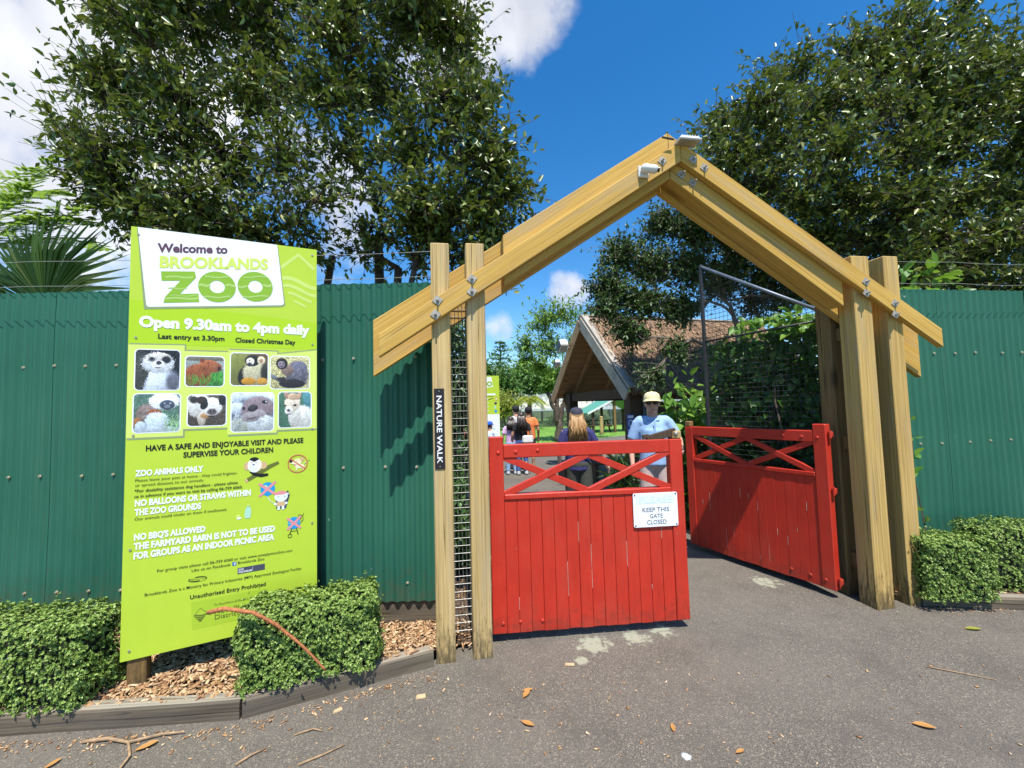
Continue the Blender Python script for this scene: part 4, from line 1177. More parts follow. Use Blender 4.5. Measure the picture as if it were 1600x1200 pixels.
for x, z in ((0.018, 2.695), (0.952, 2.700), (0.018, 2.075), (0.955, 2.075), (0.018, 1.500), (0.955, 1.498), (0.018, 0.85), (0.955, 0.87), (0.025, 0.29)):
    mb = MB(); mb.tube([(x, 0, z), (x, -0.004, z)], 0.0065, 8); mb.build('screw', 'steel', board)

# animal photographs, printed as fine coloured grids
def canvas(bg, n=56, var=0.05, seed=0):
    r = np.random.default_rng(seed)
    img = np.ones((n, n, 3)) * np.array(bg)
    return img, r
_yy, _xx = np.mgrid[0:56, 0:56]; _xx = (_xx + .5) / 56; _yy = (_yy + .5) / 56
def pe(img, cx, cy, rx, ry, col, rot=0.0, soft=0.12, nz=0.0, r=None):
    """soft-edged ellipse, y downwards"""
    c, s = math.cos(R(rot)), math.sin(R(rot))
    dx, dy = _xx - cx, _yy - cy
    d = np.sqrt(((dx * c + dy * s) / rx) ** 2 + ((-dx * s + dy * c) / ry) ** 2)
    if r is not None and nz: d = d + r.normal(0, nz, d.shape)
    a = np.clip((1 + soft / 2 - d) / soft, 0, 1)[..., None]
    tex = 1.0 if r is None else (1 + r.normal(0, 0.10, d.shape))[..., None]
    sh = np.clip(1 - 0.30 * dy / ry - 0.12 * dx / rx, 0.5, 1.45)[..., None]; sh = 1 + (sh - 1) * min(1, 6 * max(rx, ry))
    img[:] = img * (1 - a) + np.array(col) * tex * sh * a
def speck(img, r, amt): img *= (1 + r.normal(0, amt, img.shape[:2]))[..., None]
def strokes(img, r, k, box, col, ln=0.12, ang=90, da=25):
    for _ in range(k):
        x = r.uniform(box[0], box[2]); y = r.uniform(box[1], box[3]); a = R(ang + r.normal(0, da)); c = np.array(col) * r.uniform(.6, 1.4)
        for t in np.linspace(0, ln, 10):
            i, j = int((y - t * math.sin(a)) * 56), int((x + t * math.cos(a)) * 56)
            if 0 <= i < 56 and 0 <= j < 56: img[i, j] = c
def ph_meerkat():
    im, r = canvas((0.02, 0.022, 0.028), seed=1); pe(im, .1, .6, .22, .5, (0.08, 0.085, 0.08), soft=.8, r=r); speck(im, r, .35)
    pe(im, .62, 1.0, .42, .50, (0.50, 0.56, 0.66), r=r, nz=.05); pe(im, .48, .85, .22, .42, (0.72, 0.80, 0.90), r=r, nz=.05); pe(im, .85, .8, .16, .25, (0.16, 0.17, 0.22), soft=.6)
    pe(im, .50, .33, .36, .26, (0.66, 0.70, 0.74), r=r, nz=.07); pe(im, .50, .20, .28, .14, (0.60, 0.58, 0.55), r=r, nz=.06); pe(im, .36, .23, .075, .06, (0.10, 0.11, 0.14), soft=.5); pe(im, .69, .24, .11, .095, (0.03, 0.03, 0.04), soft=.4)
    pe(im, .36, .22, .03, .03, (0.01, .01, .01)); pe(im, .52, .37, .15, .11, (0.80, 0.82, 0.84), r=r); pe(im, .52, .32, .065, .05, (0.06, 0.06, 0.08)); pe(im, .50, .44, .08, .018, (0.20, 0.18, 0.2)); return im
def ph_capybara():
    im, r = canvas((0.30, 0.34, 0.33), seed=2); speck(im, r, .25); pe(im, .5, .05, .7, .1, (0.18, .17, .14), r=r); pe(im, .7, .85, .6, .42, (0.05, 0.22, 0.05), r=r, nz=.1); strokes(im, r, 60, (.35, .55, 1, 1), (0.12, 0.42, 0.08))
    pe(im, .30, .68, .36, .42, (0.33, 0.11, 0.05), r=r, nz=.04); pe(im, .62, .33, .30, .22, (0.36, 0.13, 0.06), 12, r=r, nz=.03); pe(im, .83, .36, .12, .15, (0.28, 0.11, 0.06), r=r); pe(im, .88, .40, .05, .08, (0.07, 0.03, 0.03)); pe(im, .42, .13, .06, .07, (0.22, 0.07, 0.04)); pe(im, .58, .21, .05, .018, (0.03, .02, .02))
    strokes(im, r, 30, (.02, .35, .6, .8), (0.22, 0.07, 0.03), .1, 60); strokes(im, r, 40, (0, .8, .6, 1.05), (0.10, 0.36, 0.06), .22, 100); return im
def ph_squirrel():
    im, r = canvas((0.30, 0.28, 0.12), seed=3); pe(im, .15, .4, .3, .6, (0.24, 0.26, 0.08), soft=.9); pe(im, .85, .1, .3, .3, (0.14, 0.09, 0.05), soft=.9)
    pe(im, .42, .68, .22, .34, (0.03, .03, .03), 20); pe(im, .64, .62, .32, .36, (0.55, 0.52, 0.36), r=r, nz=.05); pe(im, .92, .6, .12, .3, (0.05, .05, .04), soft=.5); pe(im, .48, .88, .2, .12, (0.62, 0.33, 0.05), r=r); pe(im, .85, .88, .16, .11, (0.60, 0.34, 0.07), r=r)
    pe(im, .58, .22, .21, .18, (0.03, .03, .03), r=r); pe(im, .52, .25, .11, .12, (0.72, 0.68, 0.58), r=r); pe(im, .82, .21, .11, .13, (0.66, 0.58, 0.42), r=r); pe(im, .82, .22, .05, .07, (0.40, .26, .18)); pe(im, .50, .35, .07, .06, (0.06, 0.07, 0.10)); pe(im, .50, .22, .025, .018, (0.02, .02, .02)); return im
def ph_capuchin():
    im, r = canvas((0.55, 0.52, 0.28), seed=4); speck(im, r, .4); pe(im, .1, .66, .35, .05, (0.20, 0.22, 0.26), 38)
    pe(im, .68, .55, .30, .42, (0.13, 0.13, 0.17), r=r, nz=.04); pe(im, .75, .35, .20, .22, (0.17, 0.17, 0.23), r=r); strokes(im, r, 50, (.5, .3, .95, .9), (0.22, 0.22, 0.28), .09, 70); pe(im, .42, .42, .16, .18, (0.26, 0.19, 0.17), r=r); pe(im, .55, .85, .35, .14, (0.04, 0.035, 0.045), r=r)
    pe(im, .28, .70, .12, .06, (0.06, .05, .06)); pe(im, .28, .22, .15, .18, (0.03, .028, .03), r=r); pe(im, .27, .25, .09, .11, (0.30, 0.25, 0.30)); pe(im, .24, .22, .02, .02, (0.02, .02, .02)); pe(im, .32, .22, .02, .02, (0.02, .02, .02)); pe(im, .27, .31, .04, .02, (0.10, .08, .1)); return im
def ph_tamarin():
    im, r = canvas((0.10, 0.18, 0.15), seed=5); strokes(im, r, 70, (0, 0, 1, .7), (0.14, 0.26, 0.20), .14, 70); pe(im, .5, .98, .7, .12, (0.45, 0.52, 0.58), r=r)
    pe(im, .30, .52, .26, .26, (0.24, 0.19, 0.18), -25, r=r, nz=.05); strokes(im, r, 40, (.1, .35, .5, .7), (0.34, 0.27, 0.25), .09, 50); pe(im, .45, .50, .15, .10, (0.34, 0.12, 0.05), r=r); pe(im, .08, .75, .09, .14, (0.40, 0.20, 0.08), r=r); pe(im, .50, .72, .26, .24, (0.62, 0.72, 0.82), r=r, nz=.06); pe(im, .15, .85, .12, .14, (0.6, 0.7, 0.8), r=r); pe(im, .45, .92, .14, .08, (0.55, .64, .74), r=r)
    pe(im, .66, .19, .34, .22, (0.78, 0.84, 0.86), r=r, nz=.06); pe(im, .72, .29, .17, .13, (0.07, 0.09, 0.13), r=r); pe(im, .72, .33, .07, .05, (0.18, .22, .28)); pe(im, .66, .25, .025, .02, (0.4, .45, .5)); pe(im, .79, .25, .025, .02, (0.4, .45, .5)); strokes(im, r, 40, (.65, .75, 1, 1.05), (0.30, 0.50, 0.28), .3, 60); return im
def ph_pig():
    im, r = canvas((0.10, 0.085, 0.075), seed=6); speck(im, r, .5); pe(im, .30, .35, .32, .40, (0.68, 0.68, 0.66), r=r, nz=.05); pe(im, .15, .15, .12, .12, (0.05, .05, .05), soft=.4); pe(im, .36, .78, .11, .22, (0.62, 0.56, 0.50), r=r); pe(im, .45, .68, .12, .09, (0.48, .28, .13), r=r, soft=.5)
    pe(im, .62, .38, .28, .30, (0.76, 0.76, 0.75), r=r, nz=.04); pe(im, .36, .17, .15, .13, (0.06, .045, .045), 20, r=r); pe(im, .42, .33, .10, .15, (0.03, .03, .035), 20, r=r); pe(im, .92, .15, .12, .2, (0.03, .03, .035), r=r); pe(im, .85, .30, .04, .03, (0.05, .05, .05)); pe(im, .63, .55, .13, .11, (0.16, 0.14, 0.16)); pe(im, .59, .53, .025, .04, (0.02, .02, .02)); pe(im, .68, .53, .025, .04, (0.02, .02, .02)); pe(im, .62, .70, .10, .03, (0.05, .04, .04)); return im
def ph_otter():
    im, r = canvas((0.16, 0.20, 0.26), seed=7)
    for x, y, q in ((.1, .12, .16), (.40, .05, .18), (.75, .05, .2), (.12, .40, .2), (.95, .12, .16)): pe(im, x, y, q, q * .8, (0.58, 0.66, 0.76), r=r, soft=.4)
    pe(im, .2, .9, .3, .25, (0.42, 0.46, 0.40), r=r); strokes(im, r, 25, (0, .6, .25, 1), (0.5, .55, .6), .15, 50)
    pe(im, .62, .42, .40, .34, (0.26, 0.21, 0.24), -12, r=r, nz=.03); pe(im, .72, .85, .36, .28, (0.50, 0.55, 0.58), r=r, nz=.04); pe(im, .52, .60, .30, .15, (0.36, 0.33, 0.36), -15, r=r); pe(im, .50, .40, .13, .09, (0.07, 0.06, 0.075), -20); pe(im, .42, .44, .03, .025, (0.015, .015, .02)); pe(im, .58, .40, .03, .025, (0.015, .015, .02)); pe(im, .79, .24, .075, .05, (0.03, .025, .03), 10); pe(im, .82, .23, .018, .014, (0.6, .65, .7)); pe(im, .28, .40, .04, .05, (0.05, .04, .05)); pe(im, .50, .66, .16, .018, (0.10, .08, .09), -14); strokes(im, r, 18, (.6, .6, .95, .8), (0.62, .66, .7), .16, -15); return im
def ph_alpaca():
    im, r = canvas((0.09, 0.20, 0.14), seed=8); pe(im, .95, .15, .2, .4, (0.10, 0.26, 0.30), soft=.6); speck(im, r, .15)
    pe(im, .72, .78, .38, .40, (0.68, 0.70, 0.66), r=r, nz=.04); pe(im, .48, .62, .20, .42, (0.72, 0.72, 0.68), r=r, nz=.04); pe(im, .42, .30, .24, .26, (0.74, 0.66, 0.56), r=r, nz=.04); pe(im, .24, .08, .07, .12, (0.42, .28, .22), -20, r=r); pe(im, .62, .10, .07, .12, (0.46, .32, .26), 20, r=r); pe(im, .44, .12, .18, .10, (0.58, 0.42, 0.30), r=r, nz=.08)
    pe(im, .31, .52, .13, .13, (0.78, 0.76, 0.74), r=r); pe(im, .50, .37, .05, .035, (0.04, .03, .03)); pe(im, .20, .38, .03, .03, (0.05, .04, .04)); pe(im, .30, .52, .05, .035, (0.10, .09, .11)); pe(im, .30, .63, .08, .02, (0.22, .2, .22)); return im
mt, nt, b = newmat('photo_print')
at = nt.nodes.new('ShaderNodeAttribute'); at.attribute_name = 'print'
nt.links.new(at.outputs['Color'], b.inputs['Base Color']); b.inputs['Roughness'].default_value = 0.35
M['photo_print'] = mt
def photo(name, fn, x0, z1, x1, z0):
    im = fn(); n = 56
    r_ = np.random.default_rng(int(x0 * 1000))
    q = r_.normal(0, 1, (n + 8, n + 8))
    for _ in range(2): q = (q[:-1, :-1] + q[1:, :-1] + q[:-1, 1:] + q[1:, 1:]) / 2
    q2 = np.kron(r_.normal(0, 1, (15, 15)), np.ones((4, 4)))
    for _ in range(4): q2 = (q2[:-1, :-1] + q2[1:, :-1] + q2[:-1, 1:] + q2[1:, 1:]) / 4
    im = im * (1 + 0.045 * q[:n, :n] + 0.06 * q2[:n, :n])[..., None] * (1.12 - 0.30 * _yy + 0.12 * (_xx - .5))[..., None]
    im = np.clip(im, 0, 0.95) ** 1.12
    a = Art(-0.0013); e = 0.006
    a.poly('print_white', rrect(x0 - e, x1 + e, z0 - e, z1 + e, 0.024)); fr_ = a.build(name)
    xs = np.linspace(x0, x1, n + 1); zs = np.linspace(z1, z0, n + 1)
    V = np.array([(x, -0.0019, z) for z in zs for x in xs])
    rr = 0.020; F = []; C = []
    for j in range(n):
        for i in range(n):
            cx, cz = (xs[i] + xs[i + 1]) / 2, (zs[j] + zs[j + 1]) / 2
            dx = max(x0 + rr - cx, cx - x1 + rr, 0); dz = max(z0 + rr - cz, cz - z1 + rr, 0)
            if dx * dx + dz * dz > rr * rr: continue
            q = j * (n + 1) + i
            F.append((q, q + n + 1, q + n + 2, q + 1)); C.append(im[j, i])
    o = npmesh('picture', V, F, 'photo_print', fr_)
    at_ = o.data.color_attributes.new('print', 'FLOAT_COLOR', 'CORNER')
    c4 = np.ones((len(F), 4, 4), dtype=np.float32); c4[:, :, :3] = np.array(C)[:, None, :]
    at_.data.foreach_set('color', c4.ravel())
photo('animal_photo', ph_meerkat, 0.020, 2.003, 0.227, 1.766)
photo('animal_photo', ph_capybara, 0.258, 1.970, 0.450, 1.788)
photo('animal_photo', ph_squirrel, 0.488, 1.998, 0.690, 1.794)
photo('animal_photo', ph_capuchin, 0.708, 1.984, 0.935, 1.772)
photo('animal_photo', ph_tamarin, 0.017, 1.740, 0.232, 1.516)
photo('animal_photo', ph_pig, 0.272, 1.731, 0.464, 1.544)
photo('animal_photo', ph_otter, 0.495, 1.742, 0.724, 1.499)
photo('animal_photo', ph_alpaca, 0.756, 1.745, 0.945, 1.514)
# ------------------------------------------------------------------ hedges
def hedge(label, loc, rz, L, D, H, k, seed, mat='hedge_leaf'):
    rng = np.random.default_rng(seed)
    t = thing('clipped_hedge', label, 'hedge', loc, rz, 'low clipped hedges')
    # points on the faces of a rounded, lumpy block
    A = np.array([L * H, L * D, D * H, D * H, L * H * 0.5]); A = A / A.sum()
    face = rng.choice(5, k, p=A); u = rng.random(k); v = rng.random(k)
    P = np.zeros((k, 3)); Nn = np.zeros((k, 3))
    for f, (px, py, pz, nn) in enumerate(((u * L, 0 * u, v * H, (0, -1, 0)), (u * L, v * D, 0 * u + H, (0, 0, 1)), (0 * u, u * D, v * H, (-1, 0, 0)), (0 * u + L, u * D, v * H, (1, 0, 0)), (u * L, 0 * u + D, v * H, (0, 1, 0)))):
        q = face == f
        P[q] = np.stack([px, py, pz], 1)[q]; Nn[q] = nn
    r = 0.07
    C = np.clip(P, [r, r, -1], [L - r, D - r, H - r]); dlt = P - C; ln = np.linalg.norm(dlt, axis=1, keepdims=True)
    nrm = np.where(ln > 1e-6, dlt / np.maximum(ln, 1e-6), Nn); P = C + nrm * r
    b = 0.020 * np.sin(P[:, 0:1] * 13 + seed) * np.cos(P[:, 2:3] * 15 + seed) + 0.016 * np.sin(P[:, 0:1] * 31 + P[:, 1:2] * 23 + P[:, 2:3] * 27) + 0.012 * np.sin(P[:, 2:3] * 47 + P[:, 0:1] * 41) + 0.014 * np.sin(P[:, 2:3] * 83 + P[:, 1:2] * 60 + 1.3) * np.sin(P[:, 0:1] * 71 + seed)
    depth = np.where(rng.random((k, 1)) < 0.40, rng.random((k, 1)) * 0.07, rng.random((k, 1)) ** 2 * 0.035)
    spike = np.where(rng.random((k, 1)) < 0.03, rng.random((k, 1)) * 0.05, 0)
    P = P + nrm * (0.62 * b - depth + spike)
    # little rosettes of five or six leaves
    m = 7
    ax = unit(nrm + rng.normal(0, 0.33, (k, 3)) + np.array([0, 0, 0.25]))
    e1 = unit(np.cross(ax, rng.normal(0, 1, (k, 3)))); e2 = np.cross(ax, e1)
    PP = []; DD = []; UU = []
    for j in range(m):
        a = 2 * math.pi * j / m + rng.normal(0, 0.3, (k, 1))
        d = e1 * np.cos(a) + e2 * np.sin(a) + ax * rng.uniform(0.25, 1.0, (k, 1))
        PP.append(P); DD.append(d); UU.append(ax)
    P2 = np.concatenate(PP); n = len(P2)
    Ls = rng.uniform(0.008, 0.0165, n)
    V, F = leaves_geo(P2, np.concatenate(DD), np.concatenate(UU), Ls, Ls * 0.55, simple=True)
    npmesh('foliage', V, F, mat, t)
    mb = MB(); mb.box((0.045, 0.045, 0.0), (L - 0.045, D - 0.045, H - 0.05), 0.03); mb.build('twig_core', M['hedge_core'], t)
    mb = MB()
    for i in range(int(L / 0.06)):
        x = 0.05 + rng.random() * (L - 0.1); y = 0.05 + rng.random() * (D - 0.1)
        mb.tube([(x, y, -0.06), (x + rng.normal(0, .02), y + rng.normal(0, .02), 0.08)], 0.005, 5)
    mb.build('stem', 'bark', t)
    return t
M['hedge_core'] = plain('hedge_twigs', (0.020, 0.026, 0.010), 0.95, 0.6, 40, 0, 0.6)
hedge('clipped green hedge block at the left edge, left of the welcome sign', (-3.55, 2.205, 0.105), R(0.7), 1.27, 0.33, 0.435, 9600, 1)
hedge('clipped green hedge block in front of the welcome sign, brown frond lying on it', (-1.515, 2.285, 0.11), R(19.4), 0.735, 0.33, 0.415, 8600, 2)
hedge('clipped green hedge right of the archway posts, nearer of the two on that side', (3.06, 3.175, 0.085), R(-3.3), 0.52, 0.30, 0.45, 5400, 3)
hedge('clipped green hedge at the right picture edge, behind its neighbour', (3.72, 3.36, 0.065), R(-4), 0.95, 0.32, 0.50, 6200, 4)

# ------------------------------------------------------------------ trees
def clumps(rows, px_per_m, rscale=1.0):
    out = []
    for x, y, Y, rp, dens in rows:
        p = at_depth(x, y, Y); r = rp / (650.0 / Y) * rscale
        out.append((tuple(p), (r, r * 0.95, r * 0.85), dens))
    return out
rr = random.Random(11)
rows = []
for y, xs in ((-210, (370, 460, 560)), (-130, (310, 390, 480, 570, 640)), (-50, (255, 340, 440, 550, 640)), (40, (205, 310, 420, 530, 640, 690)), (135, (185, 285, 390, 500, 600, 705)),
              (225, (150, 250, 345, 455, 560, 655, 745)), (300, (195, 290, 395, 490, 580, 680, 765))):
    for x in xs:
        rows.append((x + rr.uniform(-12, 12), y + rr.uniform(-12, 12), 5.15 + rr.uniform(-0.35, 0.5), 74, (0.34 if y == 300 and 370 < x < 640 else 0.6 if y > 200 and 370 < x < 640 else 0.85)))
        if -100 < y < 200: rows.append((x + rr.uniform(-25, 25), y + rr.uniform(-20, 20), 6.2 + rr.uniform(-0.3, 0.5), 78, 0.75))
rows += [(105, 205, 5.4, 40, 0.3), (150, 290, 5.3, 55, 0.6), (240, 355, 5.3, 58, 0.7), (325, 368, 5.3, 60, 0.65), (410, 372, 5.4, 55, 0.35), (490, 372, 5.6, 50, 0.15), (600, 372, 5.5, 45, 0.15), (690, 372, 5.4, 55, 0.6), (765, 345, 5.2, 48, 0.6), (800, 285, 5.2, 42, 0.5), (775, 250, 5.4, 50, 0.7), (190, 30, 5.3, 44, 0.5), (160, 120, 5.4, 45, 0.5), (745, 150, 5.5, 45, 0.6), (720, 60, 5.6, 45, 0.6), (792, 415, 5.0, 22, 0.2), (130, 240, 5.3, 38, 0.4), (215, 330, 5.2, 60, 0.7), (300, 345, 5.1, 60, 0.6), (380, 350, 5.2, 60, 0.6), (460, 350, 5.2, 50, 0.15), (560, 350, 5.2, 45, 0.12), (650, 350, 5.2, 60, 0.6), (735, 340, 5.2, 55, 0.6), (640, 395, 5.6, 50, 0.22), (560, 395, 5.8, 45, 0.15), (480, 400, 5.6, 45, 0.15), (300, 395, 5.4, 45, 0.35), (720, 400, 5.4, 40, 0.3), (765, 385, 5.2, 36, 0.35)]
tree('broadleaf_tree', 'big dense glossy-leaved tree with many stems behind the fence left of the archway', 'tree',
     [((-2.15, 5.7, 0), (-2.20, 5.65, 3.3), 0.085), ((-1.85, 5.8, 0), (-1.55, 5.75, 3.6), 0.075), ((-2.35, 5.6, 0), (-2.95, 5.5, 3.5), 0.075), ((-1.6, 5.9, 0), (-0.95, 5.8, 3.3), 0.06), ((-2.0, 6.0, 0), (-1.95, 6.1, 4.2), 0.09),
      ((-2.45, 5.9, 0), (-2.6, 6.0, 3.9), 0.07), ((-1.95, 5.5, 0), (-1.85, 5.3, 3.2), 0.05), ((-1.7, 5.6, 0), (-1.2, 5.4, 3.7), 0.05), ((-2.5, 5.4, 0), (-3.3, 5.3, 3.3), 0.05), ((-1.5, 6.1, 0), (-0.7, 6.1, 3.4), 0.05)],
     clumps(rows, 0), 0.093, 'camellia', seed=21, limb_r=0.055, twigs=60, per=9, width=0.52)
rows = []
for y, xs in ((100, (1350, 1440, 1525, 1620)), (160, (1195, 1275, 1360, 1450, 1535, 1625)), (230, (1140, 1215, 1305, 1400, 1490, 1590)), (300, (1165, 1240, 1320, 1410, 1500, 1600)),
              (370, (1300, 1390, 1480, 1580, 1660)), (430, (1420, 1510, 1600))):
    for x in xs:
        rows.append((x + rr.uniform(-10, 10), y + rr.uniform(-8, 8), 6.2 + rr.uniform(-0.4, 0.5), 62, 0.9))
        if y > 50: rows.append((x + rr.uniform(-20, 20), y + rr.uniform(-15, 15), 7.2 + rr.uniform(-0.3, 0.5), 68, 1.0 if x > 1240 else 0.55))
rows += [(1120, 195, 6.4, 38, 0.5), (1255, 100, 6.6, 40, 0.5), (1330, 75, 6.7, 40, 0.45), (1400, 45, 6.5, 40, 0.5), (1445, 55, 6.6, 40, 0.5), (1430, 5, 6.6, 26, 0.25), (1505, 40, 6.5, 36, 0.4), (1505, 0, 6.5, 22, 0.18), (1560, 90, 6.5, 36, 0.4), (1600, 75, 6.6, 36, 0.35), (1250, 350, 6.6, 42, 0.4)]
tree('broadleaf_tree', 'dense dark glossy-leaved tree behind the right fence at the picture edge', 'tree',
     [((7.3, 6.9, 0), (7.2, 6.8, 2.4), 0.16), ((6.4, 6.9, 0), (6.1, 6.8, 2.6), 0.12), ((5.2, 7.0, 0), (5.0, 6.9, 3.0), 0.09)],
     clumps(rows, 0), 0.091, 'camellia', seed=22, limb_r=0.05, twigs=60, per=9, width=0.52)
rows = [(1035, 345, 7.4, 36, .8), (1085, 350, 7.5, 42, 1), (1145, 365, 7.6, 45, .8), (1215, 400, 7.6, 45, .7), (965, 395, 7.2, 34, .8), (1010, 405, 7.3, 45, 1), (1070, 415, 7.4, 45, 1), (1130, 425, 7.6, 40, .6), (950, 445, 7.0, 32, .8), (995, 470, 7.1, 42, 1), (1050, 480, 7.2, 34, .9), (945, 478, 6.9, 22, .4),
        (985, 522, 7.0, 20, .3), (1052, 545, 6.9, 20, .3), (1240, 460, 7.6, 40, .6), (1185, 430, 7.8, 40, .5), (1020, 590, 6.7, 16, .22), (975, 510, 6.9, 22, .35), (1270, 400, 7.7, 45, .8), (1120, 445, 8.3, 42, .6), (1180, 470, 8.4, 45, .6), (1240, 420, 8.4, 48, .8), (1150, 400, 8.2, 45, .7)]
tree('drooping_tree', 'dark small-leaved tree drooping over the thatched roof inside the gate', 'tree',
     [((4.30, 7.7, 0), (4.25, 7.65, 2.9), 0.11)], clumps(rows, 0), 0.066, 'dark_leaf', 'pale_bark', seed=23, limb_r=0.045, twigs=110, per=12, sag=0.10, width=0.52)
# lawn tree
rows = [(845, 495, 19.3, 26, 1), (880, 488, 19.6, 30, 1), (918, 497, 19.8, 30, 1), (826, 535, 19.0, 20, .8), (858, 535, 19.4, 30, 1), (900, 535, 19.8, 34, 1), (935, 520, 20.0, 26, .9), (838, 568, 19.0, 20, .7), (868, 580, 19.4, 18, .4), (893, 585, 19.7, 22, .6), (950, 560, 20, 26, .8), (822, 560, 19.0, 14, .4)]
tree('lawn_tree', 'pale green tree with forked grey trunk standing alone on the lawn', 'tree', [((2.04, 19.5, 0), (2.1, 19.5, 1.0), 0.22), ((2.12, 19.5, 0.7), (1.62, 19.4, 2.3), 0.13), ((2.1, 19.5, 0.7), (2.75, 19.6, 2.2), 0.13), ((2.05, 19.5, 0.8), (2.15, 19.5, 2.6), 0.12)],
     clumps(rows, 0), 0.17, 'far_leaf', 'bark', seed=24, limb_r=0.09, twigs=42, per=9, sag=0.18, width=0.4)
# far garden trees behind the lawn
def far_tree(label, x, y, Y, rp, mat, seed, leaf=0.34, base_px=None, tall=1.0, name='garden_tree'):
    c = at_depth(x, y, Y); r = rp / (650.0 / Y)
    rn = random.Random(seed); cl = []
    for i in range(9):
        a = i * 2.4; cl.append(((c.x + math.cos(a) * r * .55, c.y + math.sin(a) * r * .5, c.z + rn.uniform(-.55, .55) * r * tall), (r * .55, r * .5, r * .5), 0.8))
    return tree(name, label, 'tree', [((c.x, c.y, -0.2), (c.x, c.y, max(0.4, c.z - r * .7)), r * 0.07)], cl, leaf, mat, 'bark', seed=seed, limb_r=r * .04, twigs=30, per=8, simple=True, group='garden trees behind the lawn')
far_tree('rounded mid green tree left of the lawn tree, behind the second zoo sign', 772, 590, 36, 34, 'far_dark_leaf', 31)
far_tree('dark green bushy tree between the sign and the lawn tree', 812, 592, 40, 26, 'far_dark_leaf', 32)
far_tree('yellow green tree just left of the lawn tree trunk', 845, 598, 42, 30, 'far_leaf', 33)
far_tree('tall green tree far behind the lawn tree trunk', 870, 600, 46, 26, 'far_leaf', 38)
far_tree('dark tree far behind the thatched shelter', 925, 606, 44, 26, 'far_dark_leaf', 34)
far_tree('green tree far behind the picnic shelter', 975, 610, 46, 24, 'far_leaf', 35)
far_tree('dark tree behind the shelter wall at far right of the lawn', 1040, 600, 46, 34, 'far_dark_leaf', 36)
rng = np.random.default_rng(93); PP = []
for cx, cy, cr in [(x_, 50 + 3 * math.sin(x_), 3.2 + 1.2 * math.sin(x_ * 1.7)) for x_ in (-44, -38, -33, -27, -22, -17, -12, -7.5, 14, 19, 25, 31, 37, 44)]:
    PP.append(in_ell(rng, (cx, cy, cr * 0.9), (cr * 1.15, cr * .7, cr), 1500))
P = np.concatenate(PP); P[:, 2] = np.maximum(P[:, 2], .1); n = len(P)
V, F = leaves_geo(P, rng.normal(0, 1, (n, 3)), rng.normal(0, .5, (n, 3)) + [0, -.3, 1], np.full(n, .5), np.full(n, .3), simple=True)
tag(npmesh('distant_woodland', V, F, 'far_dark_leaf'), 'far-off belt of dark green trees closing the view beyond the garden', 'woodland', kind='stuff')
far_tree('low yellowish flowering bush below the second zoo sign', 787, 636, 31, 20, 'yellow_leaf', 37, 0.22, name='garden_bush')
# tall narrow conifer
t = thing('conifer', 'slim tiered conifer rising far off against the sky', 'tree', (-1.2, 46, 0))
mb = MB(); mb.tube([(0, 0, 0), (0, 0, 9.2)], [0.25, 0.04], 7); mb.build('trunk', 'bark', t)
rng = np.random.default_rng(9); PP = []; DD = []
for k in range(13):
    z = 3.4 + k * 0.46; ln = 2.0 * (1 - k / 14.0) + 0.2
    for j in range(9):
        a = rng.uniform(0, 6.28); d = np.array([math.cos(a), math.sin(a), 0.12])
        for q in range(12): PP.append(np.array([0, 0, z]) + d * ln * (q / 12 + .05) + rng.normal(0, .04, 3)); DD.append(d + rng.normal(0, .5, 3))
P = np.array(PP); n = len(P)
V, F = leaves_geo(P, np.array(DD), rng.normal(0, .4, (n, 3)) + [0, 0, 1], np.full(n, .34), np.full(n, .12), simple=True)
npmesh('crown', V, F, 'far_dark_leaf', t)
# garden palm on the lawn edge
def fronds(t, hub, k, ln, mat, seed, droop=0.5, pinn=26, wid=0.05, up=0.7, base=0.0):
    rng = np.random.default_rng(seed); PP = []; DD = []; UU = []; mb = MB(); LL = []
    for j in range(k):
        a = base + 2 * math.pi * j / k + rng.normal(0, .15); el = up + rng.normal(0, .25)
        d = np.array([math.cos(a) * math.cos(el), math.sin(a) * math.cos(el), math.sin(el)]); l = ln * rng.uniform(.8, 1.1)
        pts = [np.array(hub) + d * l * s - np.array([0, 0, droop * l * s * s]) for s in np.linspace(0, 1, pinn)]
        mb.tube(pts, list(np.linspace(0.012 * ln, 0.003 * ln, pinn)), 4, cap=False)
        for i in range(3, pinn):
            tdir = unit(pts[i] - pts[i - 1]); sd = unit(np.cross(tdir, [0, 0, 1.0])); s = i / pinn
            for sg in (1, -1):
                PP.append(pts[i]); DD.append(sd * sg + tdir * .55 - np.array([0, 0, .25])); UU.append([0, 0, 1]); LL.append(ln * 0.33 * math.sin(math.pi * (0.12 + 0.85 * s)) + .02)
    n = len(PP); L_ = np.array(LL)
    V, F = leaves_geo(np.array(PP), np.array(DD), np.array(UU) + rng.normal(0, .1, (n, 3)), L_, np.full(n, wid), simple=True)
    npmesh('frond', V, F, mat, t); mb.build('frond_stalk', mat, t)
t = thing('garden_palm', 'small palm with brownish fronds at the far edge of the lawn', 'palm', (1.25, 31.0, 0))
mb = MB(); mb.tube([(0, 0, 0), (0.03, 0, 1.2), (0, 0, 2.2)], [0.20, 0.17, 0.16], 8); mb.build('trunk', 'bark', t)
fronds(t, (0, 0, 2.2), 16, 1.5, 'yellow_leaf', 12, 0.75, 18, 0.10, 0.6)

